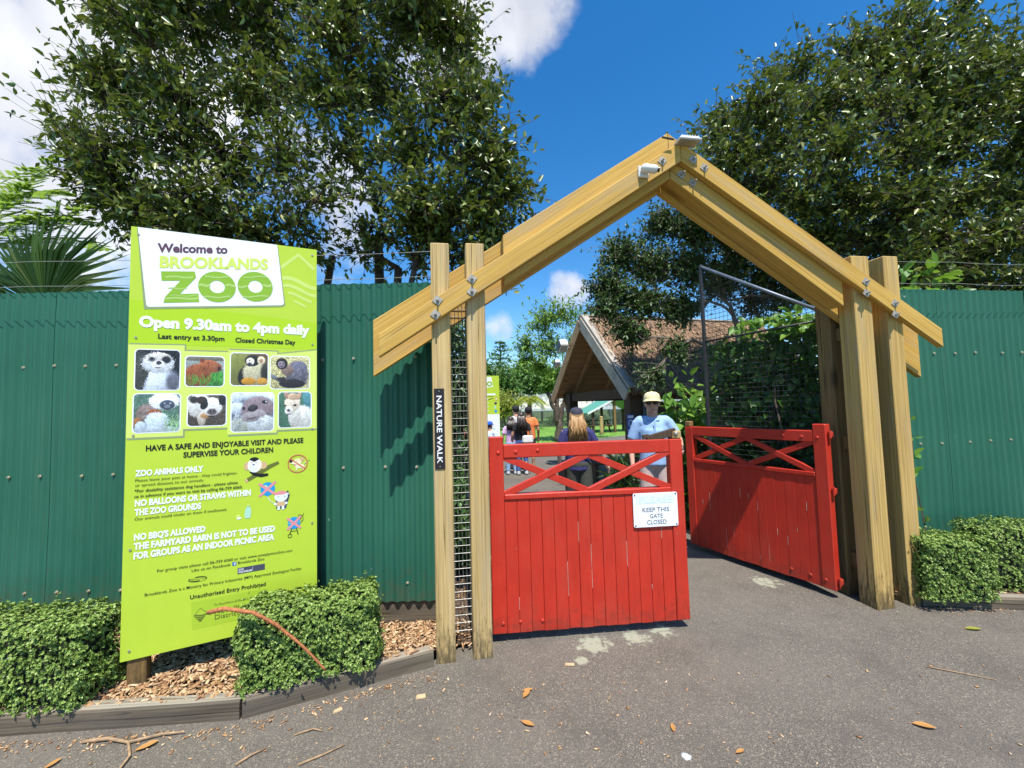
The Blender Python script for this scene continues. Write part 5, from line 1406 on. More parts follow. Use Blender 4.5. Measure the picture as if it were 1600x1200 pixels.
# ------------------------------------------------------------------ palms and ferns at the left edge
t = thing('fan_palm', 'dark fan palm spreading its stiff leaves over the fence at the left edge', 'palm', (-4.15, 3.75, 0))
mb = MB(); mb.tube([(0, 0, 0), (0.05, 0, 1.0), (0.08, 0, 1.9)], [0.14, 0.12, 0.11], 10); mb.build('trunk', 'bark', t)
def fan(parent, stalk0, hub, axis, nrm, ln, k=30, spread=150, seed=1):
    rng = np.random.default_rng(seed); axis = unit(np.array(axis, float)); nrm = unit(np.array(nrm, float)); nrm = unit(nrm - axis * np.dot(nrm, axis)); sd = np.cross(nrm, axis)
    hub = np.array(hub, float); PP = []; DD = []; LL = []
    V = []; F = []
    for i in range(k):
        a = R(-spread + 2 * spread * i / (k - 1)) + rng.normal(0, .02)
        d = axis * math.cos(a) + sd * math.sin(a); l = ln * (0.72 + 0.28 * math.cos(a * 0.8)) * rng.uniform(.92, 1.06)
        e = np.cross(nrm, d); w = l * 0.030
        p1 = hub + d * l * .5 + nrm * 0.03 * l; p2 = hub + d * l - np.array([0, 0, 0.12 * l]) + rng.normal(0, .012, 3)
        o = len(V)
        V += [hub, p1 + e * w + nrm * w * .6, p1, p1 - e * w + nrm * w * .6, p2]
        F += [(o, o + 2, o + 1), (o, o + 3, o + 2), (o + 2, o + 4, o + 1), (o + 2, o + 3, o + 4)]
    lf = npmesh('fan_leaf', np.array(V), F, 'palm_leaf', parent)
    mb = MB(); st = np.array(stalk0, float)
    mb.tube(polyline(st, hub, [0, 0, .08], 0.0, 6, rng), 0.012, 5); mb.build('stalk', 'palm_leaf', lf)
fan(t, (0.08, 0, 1.9), (0.06, -0.15, 2.62), (0.62, -0.1, 0.78), (0.15, -1.0, 0.35), 0.98, 38, 95, 1)
fan(t, (0.08, 0, 1.9), (-0.12, -0.62, 2.74), (-0.20, -0.95, -0.25), (0.1, -0.35, 1.0), 0.60, 30, 95, 2)
fan(t, (0.08, 0, 1.9), (-0.35, 0.15, 2.70), (-0.3, -0.2, 0.9), (0.1, -1.0, 0.2), 0.70, 30, 100, 3)
fan(t, (0.08, 0, 1.9), (0.42, 0.25, 2.42), (0.95, -0.1, 0.35), (0.1, -0.8, 0.6), 0.70, 28, 70, 4)
t = thing('tree_fern', 'bright green feathery tree behind the fan palm at the left edge', 'tree fern', (-6.0, 5.2, 0))
mb = MB(); mb.tube([(0, 0, 0), (-0.1, 0, 1.6), (-0.45, -.1, 3.55)], [0.12, 0.09, 0.05], 9); mb.build('trunk', 'bark', t)
def feather(parent, pts, ln, seed):
    rng = np.random.default_rng(seed); pts = [np.array(p, float) for p in pts]; P = []; D = []; U = []; mb = MB()
    fine = [pts[0] * (1 - s) ** 2 + 2 * pts[1] * s * (1 - s) + pts[2] * s * s for s in np.linspace(0, 1, 22)]
    mb.tube(fine, list(np.linspace(.012, .003, 22)), 4, cap=False)
    for i in range(3, 22):
        td = unit(fine[i] - fine[i - 1]); s = i / 21; sd = unit(np.cross(td, rng.normal(0, .25, 3) + [0, -.5, 1.0]))
        for sg in (1, -1):
            dv = unit(sd * sg + td * .7 + rng.normal(0, .1, 3)); l = ln * math.sin(math.pi * (0.15 + .8 * s)); q = fine[i] + dv * l - np.array([0, 0, .2 * l])
            mb.tube([fine[i], q], [.004, .0015], 3, cap=False)
            m = 13
            for tt in np.linspace(.1, 1, m):
                b = fine[i] * (1 - tt) + q * tt
                for s2 in (1, -1): P.append(b); D.append(np.cross(dv, [0, -.3, 1.0]) * s2 + dv * .6); U.append([0, -.2, 1])
    n = len(P)
    V, F = leaves_geo(np.array(P), np.array(D), np.array(U) + rng.normal(0, .2, (n, 3)), np.full(n, .062), np.full(n, .017), simple=True)
    f = npmesh('frond', V, F, 'fern_leaf', parent); mb.build('frond_stalk', 'fern_leaf', f)
fo = Vector((-6.0, 5.2, 0))
for i, (a_, b_, c_) in enumerate((((-70, 370), (15, 320), (88, 246)), ((-60, 380), (50, 318), (150, 350)), ((-40, 400), (60, 350), (165, 388)), ((10, 420), (70, 345), (135, 322)), ((-100, 330), (-30, 300), (55, 262)), ((-60, 340), (30, 290), (100, 300)), ((-60, 400), (20, 350), (70, 330)), ((-80, 390), (0, 345), (40, 285)))):
    feather(t, [at_depth(x_, y_, 5.0 - 0.06 * i) - fo for x_, y_ in (a_, b_, c_)], 0.34, 40 + i)
# dark shrub showing between palm and sign
def bush(name, label, cat, c, r, mat, leaf, k, seed, group=None, stems=7, width=0.55, up=0.6, simple=False):
    rng = np.random.default_rng(seed); c = np.array(c, float); r = np.array(r, float)
    t = thing(name, label, cat, (c[0], c[1], 0), 0, group); O = np.array([c[0], c[1], 0])
    mb = MB(); P = []; D = []
    for i in range(stems):
        e = in_ell(rng, c, r * 0.9, 1)[0]; s = np.array([c[0] + rng.normal(0, r[0] * .25), c[1] + rng.normal(0, r[1] * .25), -0.03])
        st = polyline(s, e, rng.normal(0, .06, 3), .015, 8, rng); mb.tube(st - O, list(np.linspace(.012, .003, 8)), 4, cap=False)
        m = k // stems
        tt = 0.30 + 0.70 * rng.random(m) ** 0.7; ix = np.clip((tt * 7.99).astype(int), 0, 7)
        b = st[ix] + (in_ell(rng, (0, 0, 0), r * .45, m)); P.append(b); D.append(unit(b - st[ix]) + rng.normal(0, .6, (m, 3)))
    P = np.concatenate(P); D = np.concatenate(D); n = len(P)
    P[:, 2] = np.maximum(P[:, 2], 0.03)
    L_ = leaf * rng.uniform(.6, 1.3, n)
    V, F = leaves_geo(P, D, rng.normal(0, .5, (n, 3)) + [0, -.35, up], L_, L_ * width, simple=simple, droop=.2)
    npmesh('foliage', V - O, F, mat, t); mb.build('stem', 'bark', t)
    return t
bush('dark_shrub', 'small dark shrub top showing over the fence beside the palm', 'shrub', (-3.75, 4.4, 2.35), (.42, .3, .62), 'dark_leaf', .05, 1800, 51, stems=14)
bush('garden_shrub', 'green shrub seen through the mesh between the left posts', 'shrub', (-.60, 4.3, .62), (.28, .5, .72), 'vine_leaf', .075, 2200, 52, stems=16)
bush('garden_shrub', 'dark tall shrub close behind the archway left posts', 'shrub', (-.64, 4.9, 2.1), (.27, .4, .75), 'dark_leaf', .07, 2600, 53, stems=16)
bush('leafy_shrub', 'light green large-leaved shrub showing over the fence right of the archway', 'shrub', (4.38, 4.40, 2.62), (.44, .28, .34), 'bright_leaf', .15, 620, 54, stems=30, width=.6, up=1.6)
bush('large_leaved_plant', 'light green large-leaved plant behind the man in the cap', 'plant', (2.30, 5.45, 1.50), (.34, .26, .52), 'bright_leaf', .17, 300, 55, stems=16, width=.6, up=1.2)
bush('garden_shrub', 'dark low shrub filling the gap between the two gate leaves', 'shrub', (2.35, 5.5, .62), (.34, .4, .68), 'dark_leaf', .085, 2400, 56, stems=16)
bush('strappy_plant', 'dark grassy plant at the shelter post left of the man', 'plant', (1.72, 6.6, .42), (.22, .3, .48), 'dark_leaf', .24, 420, 57, stems=12, width=.12)
bush('trailing_sprig', 'green leafy sprig peeping out between right post and fence', 'plant', (3.43, 3.60, 1.34), (.035, .03, .12), 'bright_leaf', .085, 16, 58, stems=2, width=.6)
# vine over the mesh wing
rng = np.random.default_rng(61)
t = thing('climbing_vine', 'dark leafy climbing vine smothering the back of the mesh wing', 'vine', (2.62, 3.75, 0))
O = np.array([2.62, 3.75, 0]); n = 5200
s = rng.random(n); off = 0.07 + rng.random(n) ** 1.5 * 0.55; z = rng.uniform(0.0, 2.30, n)
dirv = np.array([-0.424, 0.906, 0]); nor = np.array([0.906, 0.424, 0])
P = np.array([2.758, 3.60, 0]) + dirv * (s * 1.36 - 0.02)[:, None] + nor * off[:, None] + np.stack([0 * z, 0 * z, z], 1)
L_ = rng.uniform(.05, .12, n)
V, F = leaves_geo(P, rng.normal(0, .7, (n, 3)) + [-.3, -.3, -.35], rng.normal(0, .5, (n, 3)) + [-.7, -.5, .35], L_, L_ * .7, droop=.15)
npmesh('foliage', V - O, F, 'vine_leaf', t)
n = 210; s = rng.random(n) ** 1.3
P = np.array([2.758, 3.60, 0]) + dirv * (s * 1.0)[:, None] + nor * (0.05 + rng.random(n) * .45)[:, None] + np.stack([0 * s, 0 * s, 2.20 + .22 * rng.random(n) + .10 * s], 1)
L_ = rng.uniform(.08, .15, n)
V, F = leaves_geo(P, rng.normal(0, .8, (n, 3)) + [-.4, -.4, 0], rng.normal(0, .35, (n, 3)) + [-.2, -.4, 1.2], L_, L_ * .7, droop=.15)
npmesh('top_foliage', V - O, F, 'bright_leaf', t)
mb = MB()
for k in range(14):
    a = np.array([2.758, 3.60, 0]) + dirv * rng.random() * 1.3 + nor * .12; b = a + dirv * rng.normal(0, .15) + np.array([0, 0, rng.uniform(1.6, 2.3)])
    mb.tube(polyline(a, b, rng.normal(0, .05, 3), .02, 9, rng) - O, .008, 4, cap=False)
mb.build('stem', 'bark', t)

# fallen brown frond stalk lying on the hedge, and litter on the asphalt
t = thing('fallen_frond', 'reddish brown fallen palm flower stalk lying across the hedge by the sign', 'frond', (-1.40, 2.27, 0.55))
M['frond_brown'] = plain('frond_brown', (0.42, 0.15, 0.055), 0.8, 0.3, 60, 0, 0.6)
pts = [at_depth(*q) for q in ((325, 957, 2.27), (350, 951, 2.265), (395, 957, 2.272), (430, 975, 2.315), (470, 1007, 2.355), (495, 1032, 2.38), (509, 1048, 2.395))]
o_ = Vector((-1.40, 2.27, 0.55))
fine = []
for i in range(len(pts) - 1):
    for s in (0, .33, .67): fine.append(pts[i].lerp(pts[i + 1], s) - o_)
fine.append(pts[-1] - o_)
mb = MB(); mb.tube(fine, [0.011 + .002 * (i % 2) - 0.007 * i / len(fine) for i in range(len(fine))], 7); mb.build('stalk', 'frond_brown', t, smooth=True)
rng = np.random.default_rng(5); P = []; D = []
for i in range(11):
    for k in range(16):
        d = unit(rng.normal(0, 1, 3)); s = rng.random(); b = np.array(fine[i]) * (1 - s) + np.array(fine[min(i + 1, 18)]) * s; P.append(b + d * .006); D.append(d)
n = len(P); V, F = leaves_geo(np.array(P), np.array(D), rng.normal(0, 1, (n, 3)), np.full(n, .010), np.full(n, .007), simple=True)
npmesh('bud_scale', V, F, 'frond_brown', t)

def fallen_leaf(label, x, y, L_, rz, mat='dry_leaf', w=.42, seed=1):
    t = thing('fallen_leaf', label, 'leaf', (x, y, 0.004), rz, 'fallen leaves on the asphalt')
    n = 9; V = []; F = []
    r = random.Random(seed); curl = r.uniform(.10, .3)
    for i in range(n):
        s = i / (n - 1); ww = L_ * w * .5 * math.sin(math.pi * min(1, s * .93 + .05)) ** .8 + .0006
        z = .002 + curl * L_ * (s - .4) ** 2
        for k, q in enumerate((-1, 0, 1)): V.append((L_ * (s - .5), ww * q, z + abs(q) * ww * .45))
    for i in range(n - 1):
        for k in (0, 1): a = i * 3 + k; F.append((a, a + 1, a + 4, a + 3))
    npmesh('blade', np.array(V), F, mat, t, smooth=True)
    mb = MB(); mb.tube([(-L_ * .5, 0, .002 + curl * L_ * .16), (-L_ * .72, .003, .002)], .0011, 4); mb.build('stalk', 'frond_brown', t)
fallen_leaf('orange dry leaf lying on the asphalt at the lower right', 1.96, 2.118, .085, R(-25), seed=1)
fallen_leaf('brown dry leaf lying on the asphalt in front of the left posts', .036, 2.421, .07, R(60), seed=2)
fallen_leaf('second brown leaf beside it, in front of the left posts', .045, 2.452, .055, R(10), seed=3)
fallen_leaf('curled brown leaf further forward from the left posts', .035, 2.20, .07, R(-30), seed=4)
fallen_leaf('orange red dry leaf on the asphalt by the forked stick below the sign', -1.82, 2.12, .085, R(40), seed=5)
fallen_leaf('tan leaf lying on the asphalt at the lower left corner', -2.18, 2.03, .06, R(70), seed=6)
fallen_leaf('yellow leaf at the right kerb below the hedge', 3.12, 2.95, .09, R(-10), 'yellow_leaf', seed=7)
fallen_leaf('small yellow brown leaf in front of the near gate leaf', .75, 2.15, .05, R(80), seed=8)
fallen_leaf('dry leaf on the asphalt at the bottom edge, centre right', 1.0, 2.0, .045, R(20), seed=9)
def stick(label, pts, r, name='fallen_twig'):
    pts = [Vector(p) for p in pts]
    t = thing(name, label, 'twig', pts[0], 0, 'twigs on the asphalt')
    mb = MB(); mb.tube([p - pts[0] for p in pts], list(np.linspace(r, r * .55, len(pts))), 6); mb.build('wood', M['twig'], t, smooth=True)
    return t
M['twig'] = plain('twig', (0.34, 0.22, 0.12), 0.85, 0.35, 30, 0, .4)
t = stick('pale forked stick lying on the asphalt at the lower left', [(-2.17, 2.155, .010), (-2.05, 2.165, .014), (-1.93, 2.14, .012), (-1.85, 2.06, .010), (-1.82, 1.95, .010)], .009, 'forked_stick')
mb = MB(); mb.tube([(.24, -.015, .002), (.36, .03, .004), (.47, .045, .002)], [.006, .005, .003], 5); mb.build('side_twig', 'twig', t)
stick('short brown twig lying on the asphalt right of the forked stick', [(-1.31, 2.00, .006), (-1.27, 2.05, .008), (-1.225, 2.09, .006)], .006)
stick('pale twig on the asphalt below the hedge by the sign', [(-1.02, 1.99, .006), (-.93, 2.04, .008), (-.85, 2.10, .006)], .0055)
stick('thin dark twig lying below the right end of the hedge', [(-1.13, 2.17, .004), (-1.05, 2.20, .010), (-1.0, 2.19, .006)], .005)
stick('long thin dry stem lying on the asphalt at the right', [(2.417, 2.567, .005), (2.55, 2.50, .007), (2.681, 2.435, .005)], .0035)
stick('small straight twig on the asphalt in front of the near gate leaf', [(.48, 2.36, .005), (.51, 2.41, .005)], .0035)
def woodchip(label, x, y, l, w, rz):
    t = thing('wood_chip', label, 'wood chip', (x, y, 0.002), rz, 'loose wood chips on the asphalt')
    mb = MB(); mb.prism([(-l / 2, 0.0), (-l * .4, .008), (l * .45, .010), (l / 2, 0.002)], -w / 2, w / 2); mb.build('chip', M['pale_chip'], t)
M['pale_chip'] = plain('pale_chip', (0.58, 0.40, 0.22), .85, .25, 40)
woodchip('pale wood chip on the asphalt near the foot of the left posts', -.555, 2.42, .055, .028, R(10))
woodchip('thin pale wood chip on the asphalt before the near gate leaf', .311, 2.675, .06, .018, R(-8))
woodchip('pale wood chip on the asphalt between the sign and the bottom edge', -.98, 2.33, .045, .02, R(35))
# ------------------------------------------------------------------ thatched shelter
PA = math.atan2(0.273, 0.963)
sh = thing('thatched_shelter', 'open thatched shelter with steep gable and dark posts inside the gate', 'shelter', (1.66, 9.8, 0), PA)
HW, ZE, ZR, LEN = 1.87, 1.85, 3.60, 5.2
sl = math.atan2(ZR - ZE, HW); SLN = math.hypot(HW, ZR - ZE)
def roof_pt(x, side, s, up):
    """s: distance down the slope from the ridge, up: height off the slope plane"""
    return (x, side * (math.cos(sl) * s + math.sin(sl) * up), ZR - math.sin(sl) * s + math.cos(sl) * up)
rng = np.random.default_rng(71)
rf = None
for side in (-1, 1):
    mb = MB(); vs = [roof_pt(x, side, s, u) for u in (0.0, 0.14) for x, s in ((0.10, -0.02), (LEN, -0.02), (LEN, SLN + .02), (0.10, SLN + .02))]
    mb.add(vs, [(0, 1, 2, 3), (7, 6, 5, 4), (0, 4, 5, 1), (1, 5, 6, 2), (2, 6, 7, 3), (3, 7, 4, 0)])
    rf = mb.build('roof', 'thatch_base', sh)
    n = 15000 if side < 0 else 1500
    x = rng.uniform(0.08, LEN, n); s = rng.random(n) * (SLN + .05); u = 0.135 + rng.random(n) * 0.03 + 0.03 * ((s * 5.5) % 1.0)
    P = np.array([roof_pt(a, side, b_, c_) for a, b_, c_ in zip(x, s, u)])
    dn = np.array([0, side * math.cos(sl), -math.sin(sl)]); nn = np.array([0, side * math.sin(sl), math.cos(sl)])
    L_ = rng.uniform(.10, .26, n)
    V, F = leaves_geo(P, dn + rng.normal(0, .10, (n, 3)) + nn * .05, nn + rng.normal(0, .25, (n, 3)), L_, np.full(n, .014), simple=True)
    npmesh('thatch', V, F, 'thatch', rf)
    if side < 0:
        n = 1800; x = rng.uniform(.12, LEN, n); P = np.array([roof_pt(a, side, SLN - .03, b_) for a, b_ in zip(x, rng.uniform(.0, .15, n))])
        V, F = leaves_geo(P, dn * .8 + np.array([0, 0, -.5]) + rng.normal(0, .15, (n, 3)), rng.normal(0, .5, (n, 3)) + nn, rng.uniform(.06, .16, n), np.full(n, .014), simple=True)
        npmesh('thatch_fringe', V, F, 'thatch', rf)
    mb = MB()
    for k in range(14):
        s0, s1 = k * SLN / 14 + .004, (k + 1) * SLN / 14 - .004
        vs = [roof_pt(x, side, s, u) for u in (-0.022, -0.003) for x, s in ((0.03, s0), (LEN, s0), (LEN, s1), (0.03, s1))]
        mb.add(vs, [(0, 1, 2, 3), (7, 6, 5, 4), (0, 4, 5, 1), (1, 5, 6, 2), (2, 6, 7, 3), (3, 7, 4, 0)])
    mb.build('soffit_boards', 'soffit_wood', rf)
    for k in range(6):
        mb = MB(); mb.beam(roof_pt(0.55 + k * .9, side, .05, -.085), roof_pt(0.55 + k * .9, side, SLN - .02, -.085), .07, .12, bev=.004); mb.build('rafter', 'soffit_wood', sh)
    mb = MB(); mb.beam(roof_pt(0.0, side, -.04 if side < 0 else .02, -.01), roof_pt(0.0, side, SLN + .08, -.01), .05, .24, up=(0, side * math.sin(sl), math.cos(sl)), bev=.005)
    mb.build('barge_board', 'barge_paint' if side < 0 else 'soffit_wood', sh)
    mb = MB(); mb.beam(roof_pt(0.08, side, -.02, .15), roof_pt(0.08, side, SLN + .03, .15), .16, .05, up=(0, side * math.sin(sl), math.cos(sl))); mb.build('verge_flashing', 'barge_paint', sh)
mb = MB(); mb.box((0.0, -.09, ZR + .13), (LEN, .09, ZR + .175), .01); mb.build('ridge_cap', 'barge_paint', sh)
for x, y in ((.30, -1.62), (.30, 1.30), (LEN - .4, -1.62), (LEN - .4, 1.50), (2.5, 1.5)):
    mb = MB(); mb.box((-.12, -.12, -.02), (.12, .12, 1.96), .01); mb.build('post', 'dark_wood', sh, loc=(x, y, 0))
mb = MB(); mb.box((.24, -1.75, 1.74), (.36, 1.75, 1.95), .006); mb.build('tie_beam', 'dark_wood', sh)
mb = MB(); mb.box((.37, -1.70, 1.74), (LEN, -1.56, 1.93), .006); mb.build('eave_beam', 'dark_wood', sh)
mb = MB(); mb.box((.37, 1.56, 1.74), (LEN, 1.70, 1.93), .006); mb.build('eave_beam', 'dark_wood', sh)
mb = MB(); mb.prism([(-.02, 1.95), (.02, 1.95), (.02, 2.4), (-.02, 2.4)], 1.0, 1.04)
mb = MB(); mb.beam((.30, 1.50, 1.40), (.30, 1.85, 1.80), .08, .10); mb.build('brace', 'soffit_wood', sh)
mb = MB(); mb.box((.75, -1.60, 0.0), (LEN - .55, -1.53, 1.66), .004); mb.build('wall_panel', 'dark_wood', sh)
shm = Matrix.Translation((1.66, 9.8, 0)) @ Matrix.Rotation(PA, 4, 'Z')
# conduit on the near post
t = thing('conduit', 'grey conduit pipe running up the near post of the thatched shelter', 'pipe', shm @ Vector((.47, -1.765, 0)), PA)
mb = MB(); mb.tube([(0, 0, 0), (0, 0, 1.88)], .024, 8); mb.build('pipe', 'pipe', t, smooth=True)
for z in (.6, 1.2, 1.7):
    mb = MB(); mb.box((-.04, -.005, z - .015), (.04, .03, z + .015)); mb.build('clip', 'steel', t)
# small blue notice on the post
t = thing('blue_notice', 'small blue and white information notice on the shelter post', 'sign', shm @ Vector((.16, -1.765, 1.22)), PA)
mb = MB(); mb.prism(rrect(-.075, .075, -.18, .20, .01), 0, .012); mb.build('panel', M['notice_blue'] if 'notice_blue' in M else M.setdefault('notice_blue', flat('notice_blue', (.03, .10, .42))), t)
a = Art(-.002); a.poly('print_white', [(-.065, -.17), (.065, -.17), (.065, -.09), (-.065, -.09)]); a.hoop('print_white', 0, .03, .055, .07, .035, .05); a.poly('print_white', [(-.06, .13), (.06, .13), (.06, .18), (-.06, .18)]); a.build('print', t)
mb = MB(); mb.box((-.06, -.005, -.62), (.06, .02, -.22), .004); mb.build('lower_panel', M['pipe'], t)
# two white lamps on the gable
for lab, y, s_, q in (('larger white floodlight near the gable peak of the thatched shelter', .42, .78, 1.3), ('small white lamp lower on the gable of the thatched shelter', .95, 1.38, .85)):
    p = Vector(roof_pt(-.16, 1, s_, .12))
    t = thing('gable_light', lab, 'lamp', shm @ p, PA, 'lamps on the shelter gable')
    mb = MB(); mb.box((-.10 * q, -.09 * q, -.08 * q), (.06 * q, .13 * q, .08 * q), .02 * q, Matrix.Rotation(R(-35), 4, 'X')); mb.build('housing', 'white_plastic', t)
    mb = MB(); mb.box((-.113 * q, -.07 * q, -.06 * q), (-.102 * q, .11 * q, .06 * q), 0, Matrix.Rotation(R(-35), 4, 'X')); mb.build('glass', 'black_plastic', t)
    mb = MB(); mb.tube([(.05, 0, -.02), (.16, -.03, -.09)], .015, 6); mb.build('arm', 'steel', t)
# bench under the roof
t = thing('bench', 'low dark timber bench beside the shelter post', 'bench', (2.0, 8.6, 0), PA)
mb = MB()
for k in range(3): mb.box((-.5, -.2 + k * .14, .43), (.5, -.08 + k * .14, .47), .004)
mb.build('seat', 'dark_wood', t)
for x in (-.42, .42):
    MB().box((x - .04, -.17, 0), (x + .04, .17, .429), .004).build('leg', 'dark_wood', t)

# ------------------------------------------------------------------ second zoo sign far inside
t = thing('zoo_sign', 'second lime green zoo sign standing further inside the gate', 'sign', (-1.30, 13.8, 0), R(4))
mb = MB(); mb.prism([(-.1, .25), (.87, .25), (.87, 2.70), (-.1, 2.72)], 0, .012); mb.build('board', 'lime', t)
for x in (.0, .72): MB().box((x, .013, -.02), (x + .08, .09, 2.4)).build('post', 'rear_wood', t)
a = Art(-.001)
a.poly('print_white', [(.02, 2.28), (.66, 2.33), (.62, 2.66), (-.02, 2.66)]); a.poly('print_white', [(-.09, .62), (.86, .62), (.86, 1.42), (-.09, 1.42)])
a.hoop('print_green', .55, 2.43, .09, .09, .04, .04); a.hoop('print_green', .34, 2.42, .09, .09, .04, .04); a.line('print_white', [(.1, 2.08), (.74, 2.08)], .06); a.line('black_ink', [(.2, 2.02), (.7, 2.02)], .014)
for z in (1.93, 1.80, 1.67, 1.54): a.line('print_white', [(.02, z), (.5, z)], .022); a.line('print_olive', [(.02, z - .04), (.45, z - .04)], .009)
a.line('print_olive', [(.50, 1.90), (.66, 1.96)], .03); a.hoop('print_red', .77, 1.93, .06, .06, .048, .048); a.el('print_cream', .77, 1.93, .035, .026); a.el('print_slate', .74, 1.78, .045, .045); a.el('print_aqua', .72, 1.65, .04, .05); a.el('print_blue', .74, 1.52, .045, .045); a.line('print_aqua', [(.1, 1.15), (.7, .92)], .04)
a.build('print', t)

# ------------------------------------------------------------------ aviary at the end of the lawn
mt, nt, b = newmat('net')
b.inputs['Base Color'].default_value = (.34, .38, .37, 1); b.inputs['Roughness'].default_value = .8
f = ramp(nt, noise(nt, coords(nt), 1.2, 4), [(.3, (.35, .35, .35)), (.7, (.75, .75, .75))]); nt.links.new(f, b.inputs['Alpha'])
M['net'] = mt
mt, nt, b = newmat('dark_net')
b.inputs['Base Color'].default_value = (.05, .06, .055, 1); b.inputs['Roughness'].default_value = .8; b.inputs['Alpha'].default_value = .55
M['dark_net'] = mt
t = thing('netted_aviary', 'long low aviary of pale netting across the far end of the lawn', 'aviary', (-8, 34, 0))
mb = MB(); mb.box((0, 0, 1.27), (32, .03, 1.33)); mb.build('rail', 'pipe', t)
mb = MB(); nx = 48
for j in range(5):
    for i in range(nx + 1): mb.v.append((32 * i / nx, .05 + j * 1.4, 1.30 + j * .40 + .09 * math.sin(i * 1.7) * (j % 2) - .08 * (i % 4 == 2)))
for j in range(4):
    for i in range(nx): q = j * (nx + 1) + i; mb.f.append((q, q + 1, q + nx + 2, q + nx + 1)); mb.m.append(0)
mb.build('net_roof', 'net', t, smooth=True)
mb = MB(); mb.add([(0, .015, 0), (32, .015, 0), (32, .015, 1.27), (0, .015, 1.27)], [(0, 1, 2, 3)]); mb.build('mesh_wall', 'dark_net', t)
for k in range(11): MB().tube([(k * 3.2, .015, 0), (k * 3.2, .015, 1.3)], .04, 6).build('post', 'pipe', t)
for i in range(7):
    bush('aviary_shrub', 'green shrub growing inside the far netted aviary', 'shrub', (-4.5 + i * 2.7, 36.2, .55), (1.3, .6, .65), 'far_dark_leaf' if i % 3 else 'far_leaf', .28, 420, 80 + i, 'shrubs inside the aviary', stems=12, simple=True)

# ------------------------------------------------------------------ small picnic shelter
t = thing('picnic_shelter', 'small picnic shelter with sloping green metal roof beyond the lawn', 'shelter', (5.2, 26, 0), R(8))
mb = MB()
vs = [(-1.0, -1.3, 1.16), (-.15, -1.35, 1.12), (.95, -1.3, 2.14), (.95, 1.5, 2.14), (-1.0, 1.5, 1.16)]
mb.add([(-.98, -1.3, 1.20), (.95, -1.3, 2.16), (.95, 1.4, 2.16), (-.98, 1.4, 1.20), (-.98, -1.3, 1.15), (.95, -1.3, 2.11), (.95, 1.4, 2.11), (-.98, 1.4, 1.15)], [(0, 1, 2, 3), (7, 6, 5, 4), (0, 4, 5, 1), (1, 5, 6, 2), (2, 6, 7, 3), (3, 7, 4, 0)])
mb.build('roof', M.setdefault('roof_green', plain('roof_green', (.10, .32, .22), .5, .1)), t)
mb = MB(); mb.beam((-.98, -1.33, 1.16), (.95, -1.33, 2.12), .04, .10); mb.build('fascia', 'white_plastic', t)
mb = MB()
mb.add([(.96, -1.3, 2.16), (2.6, -1.3, 1.20), (2.6, 1.4, 1.20), (.96, 1.4, 2.16), (.96, -1.3, 2.11), (2.6, -1.3, 1.15), (2.6, 1.4, 1.15), (.96, 1.4, 2.11)], [(0, 1, 2, 3), (7, 6, 5, 4), (0, 4, 5, 1), (1, 5, 6, 2), (2, 6, 7, 3), (3, 7, 4, 0)])
mb.build('roof', 'roof_green', t)
for x, y, h_ in ((-.6, -1.1, 1.30), (-.6, 1.1, 1.30), (.75, -1.1, 2.0), (.75, 1.1, 2.0), (2.2, -1.1, 1.35), (2.2, 1.1, 1.35)):
    MB().box((x - .07, y - .07, -.02), (x + .07, y + .07, h_), .005).build('post', 'rear_wood' if y < 0 and x > 0 else 'dark_wood', t)
t = thing('picnic_table', 'dark picnic table with benches under the green-roofed shelter', 'table', (5.15, 25.6, 0), R(10))
MB().box((-.8, -.35, .70), (.8, .35, .75), .006).build('tabletop', 'dark_wood', t)
for y in (-.68, .68): MB().box((-.8, y - .13, .42), (.8, y + .13, .46), .006).build('bench', 'dark_wood', t)
for x in (-.6, .6):
    mb = MB(); mb.beam((x, -.6, 0), (x, -.15, .69), .06, .08, (1, 0, 0)); mb.beam((x, .6, 0), (x, .15, .69), .06, .08, (1, 0, 0)); mb.beam((x, -.78, .38), (x, .78, .38), .06, .07); mb.build('trestle', 'dark_wood', t)
t = thing('timber_post', 'stubby pale timber post beside the picnic table', 'post', (4.95, 23.4, 0))
mb = MB(); mb.tube([(0, 0, 0), (0, 0, .95)], .10, 10); mb.build('shaft', 'post_wood', t); mb = MB(); mb.tube([(0, 0, .951), (0, 0, 1.0), (0, 0, 1.03)], [.105, .10, .05], 10); mb.build('cap', 'post_wood', t)
# red and green play boards far left behind the mesh strip
for lab, x, mat in (('small red board on the grass seen through the gap between the left posts', -1.62, 'red'), ('small green board on the grass seen through the gap between the left posts', -2.05, 'roof_green')):
    t = thing('play_board', lab, 'board', (x, 15.2, 0), R(5), 'play boards on the grass')
    mb = MB(); mb.prism(rrect(-.19, .19, .25, .95, .03), -.02, .02); mb.build('panel', mat, t)
    for q in (-.14, .14): MB().box((q - .02, -.018, -.02), (q + .02, .018, .249)).build('leg', 'dark_steel', t)
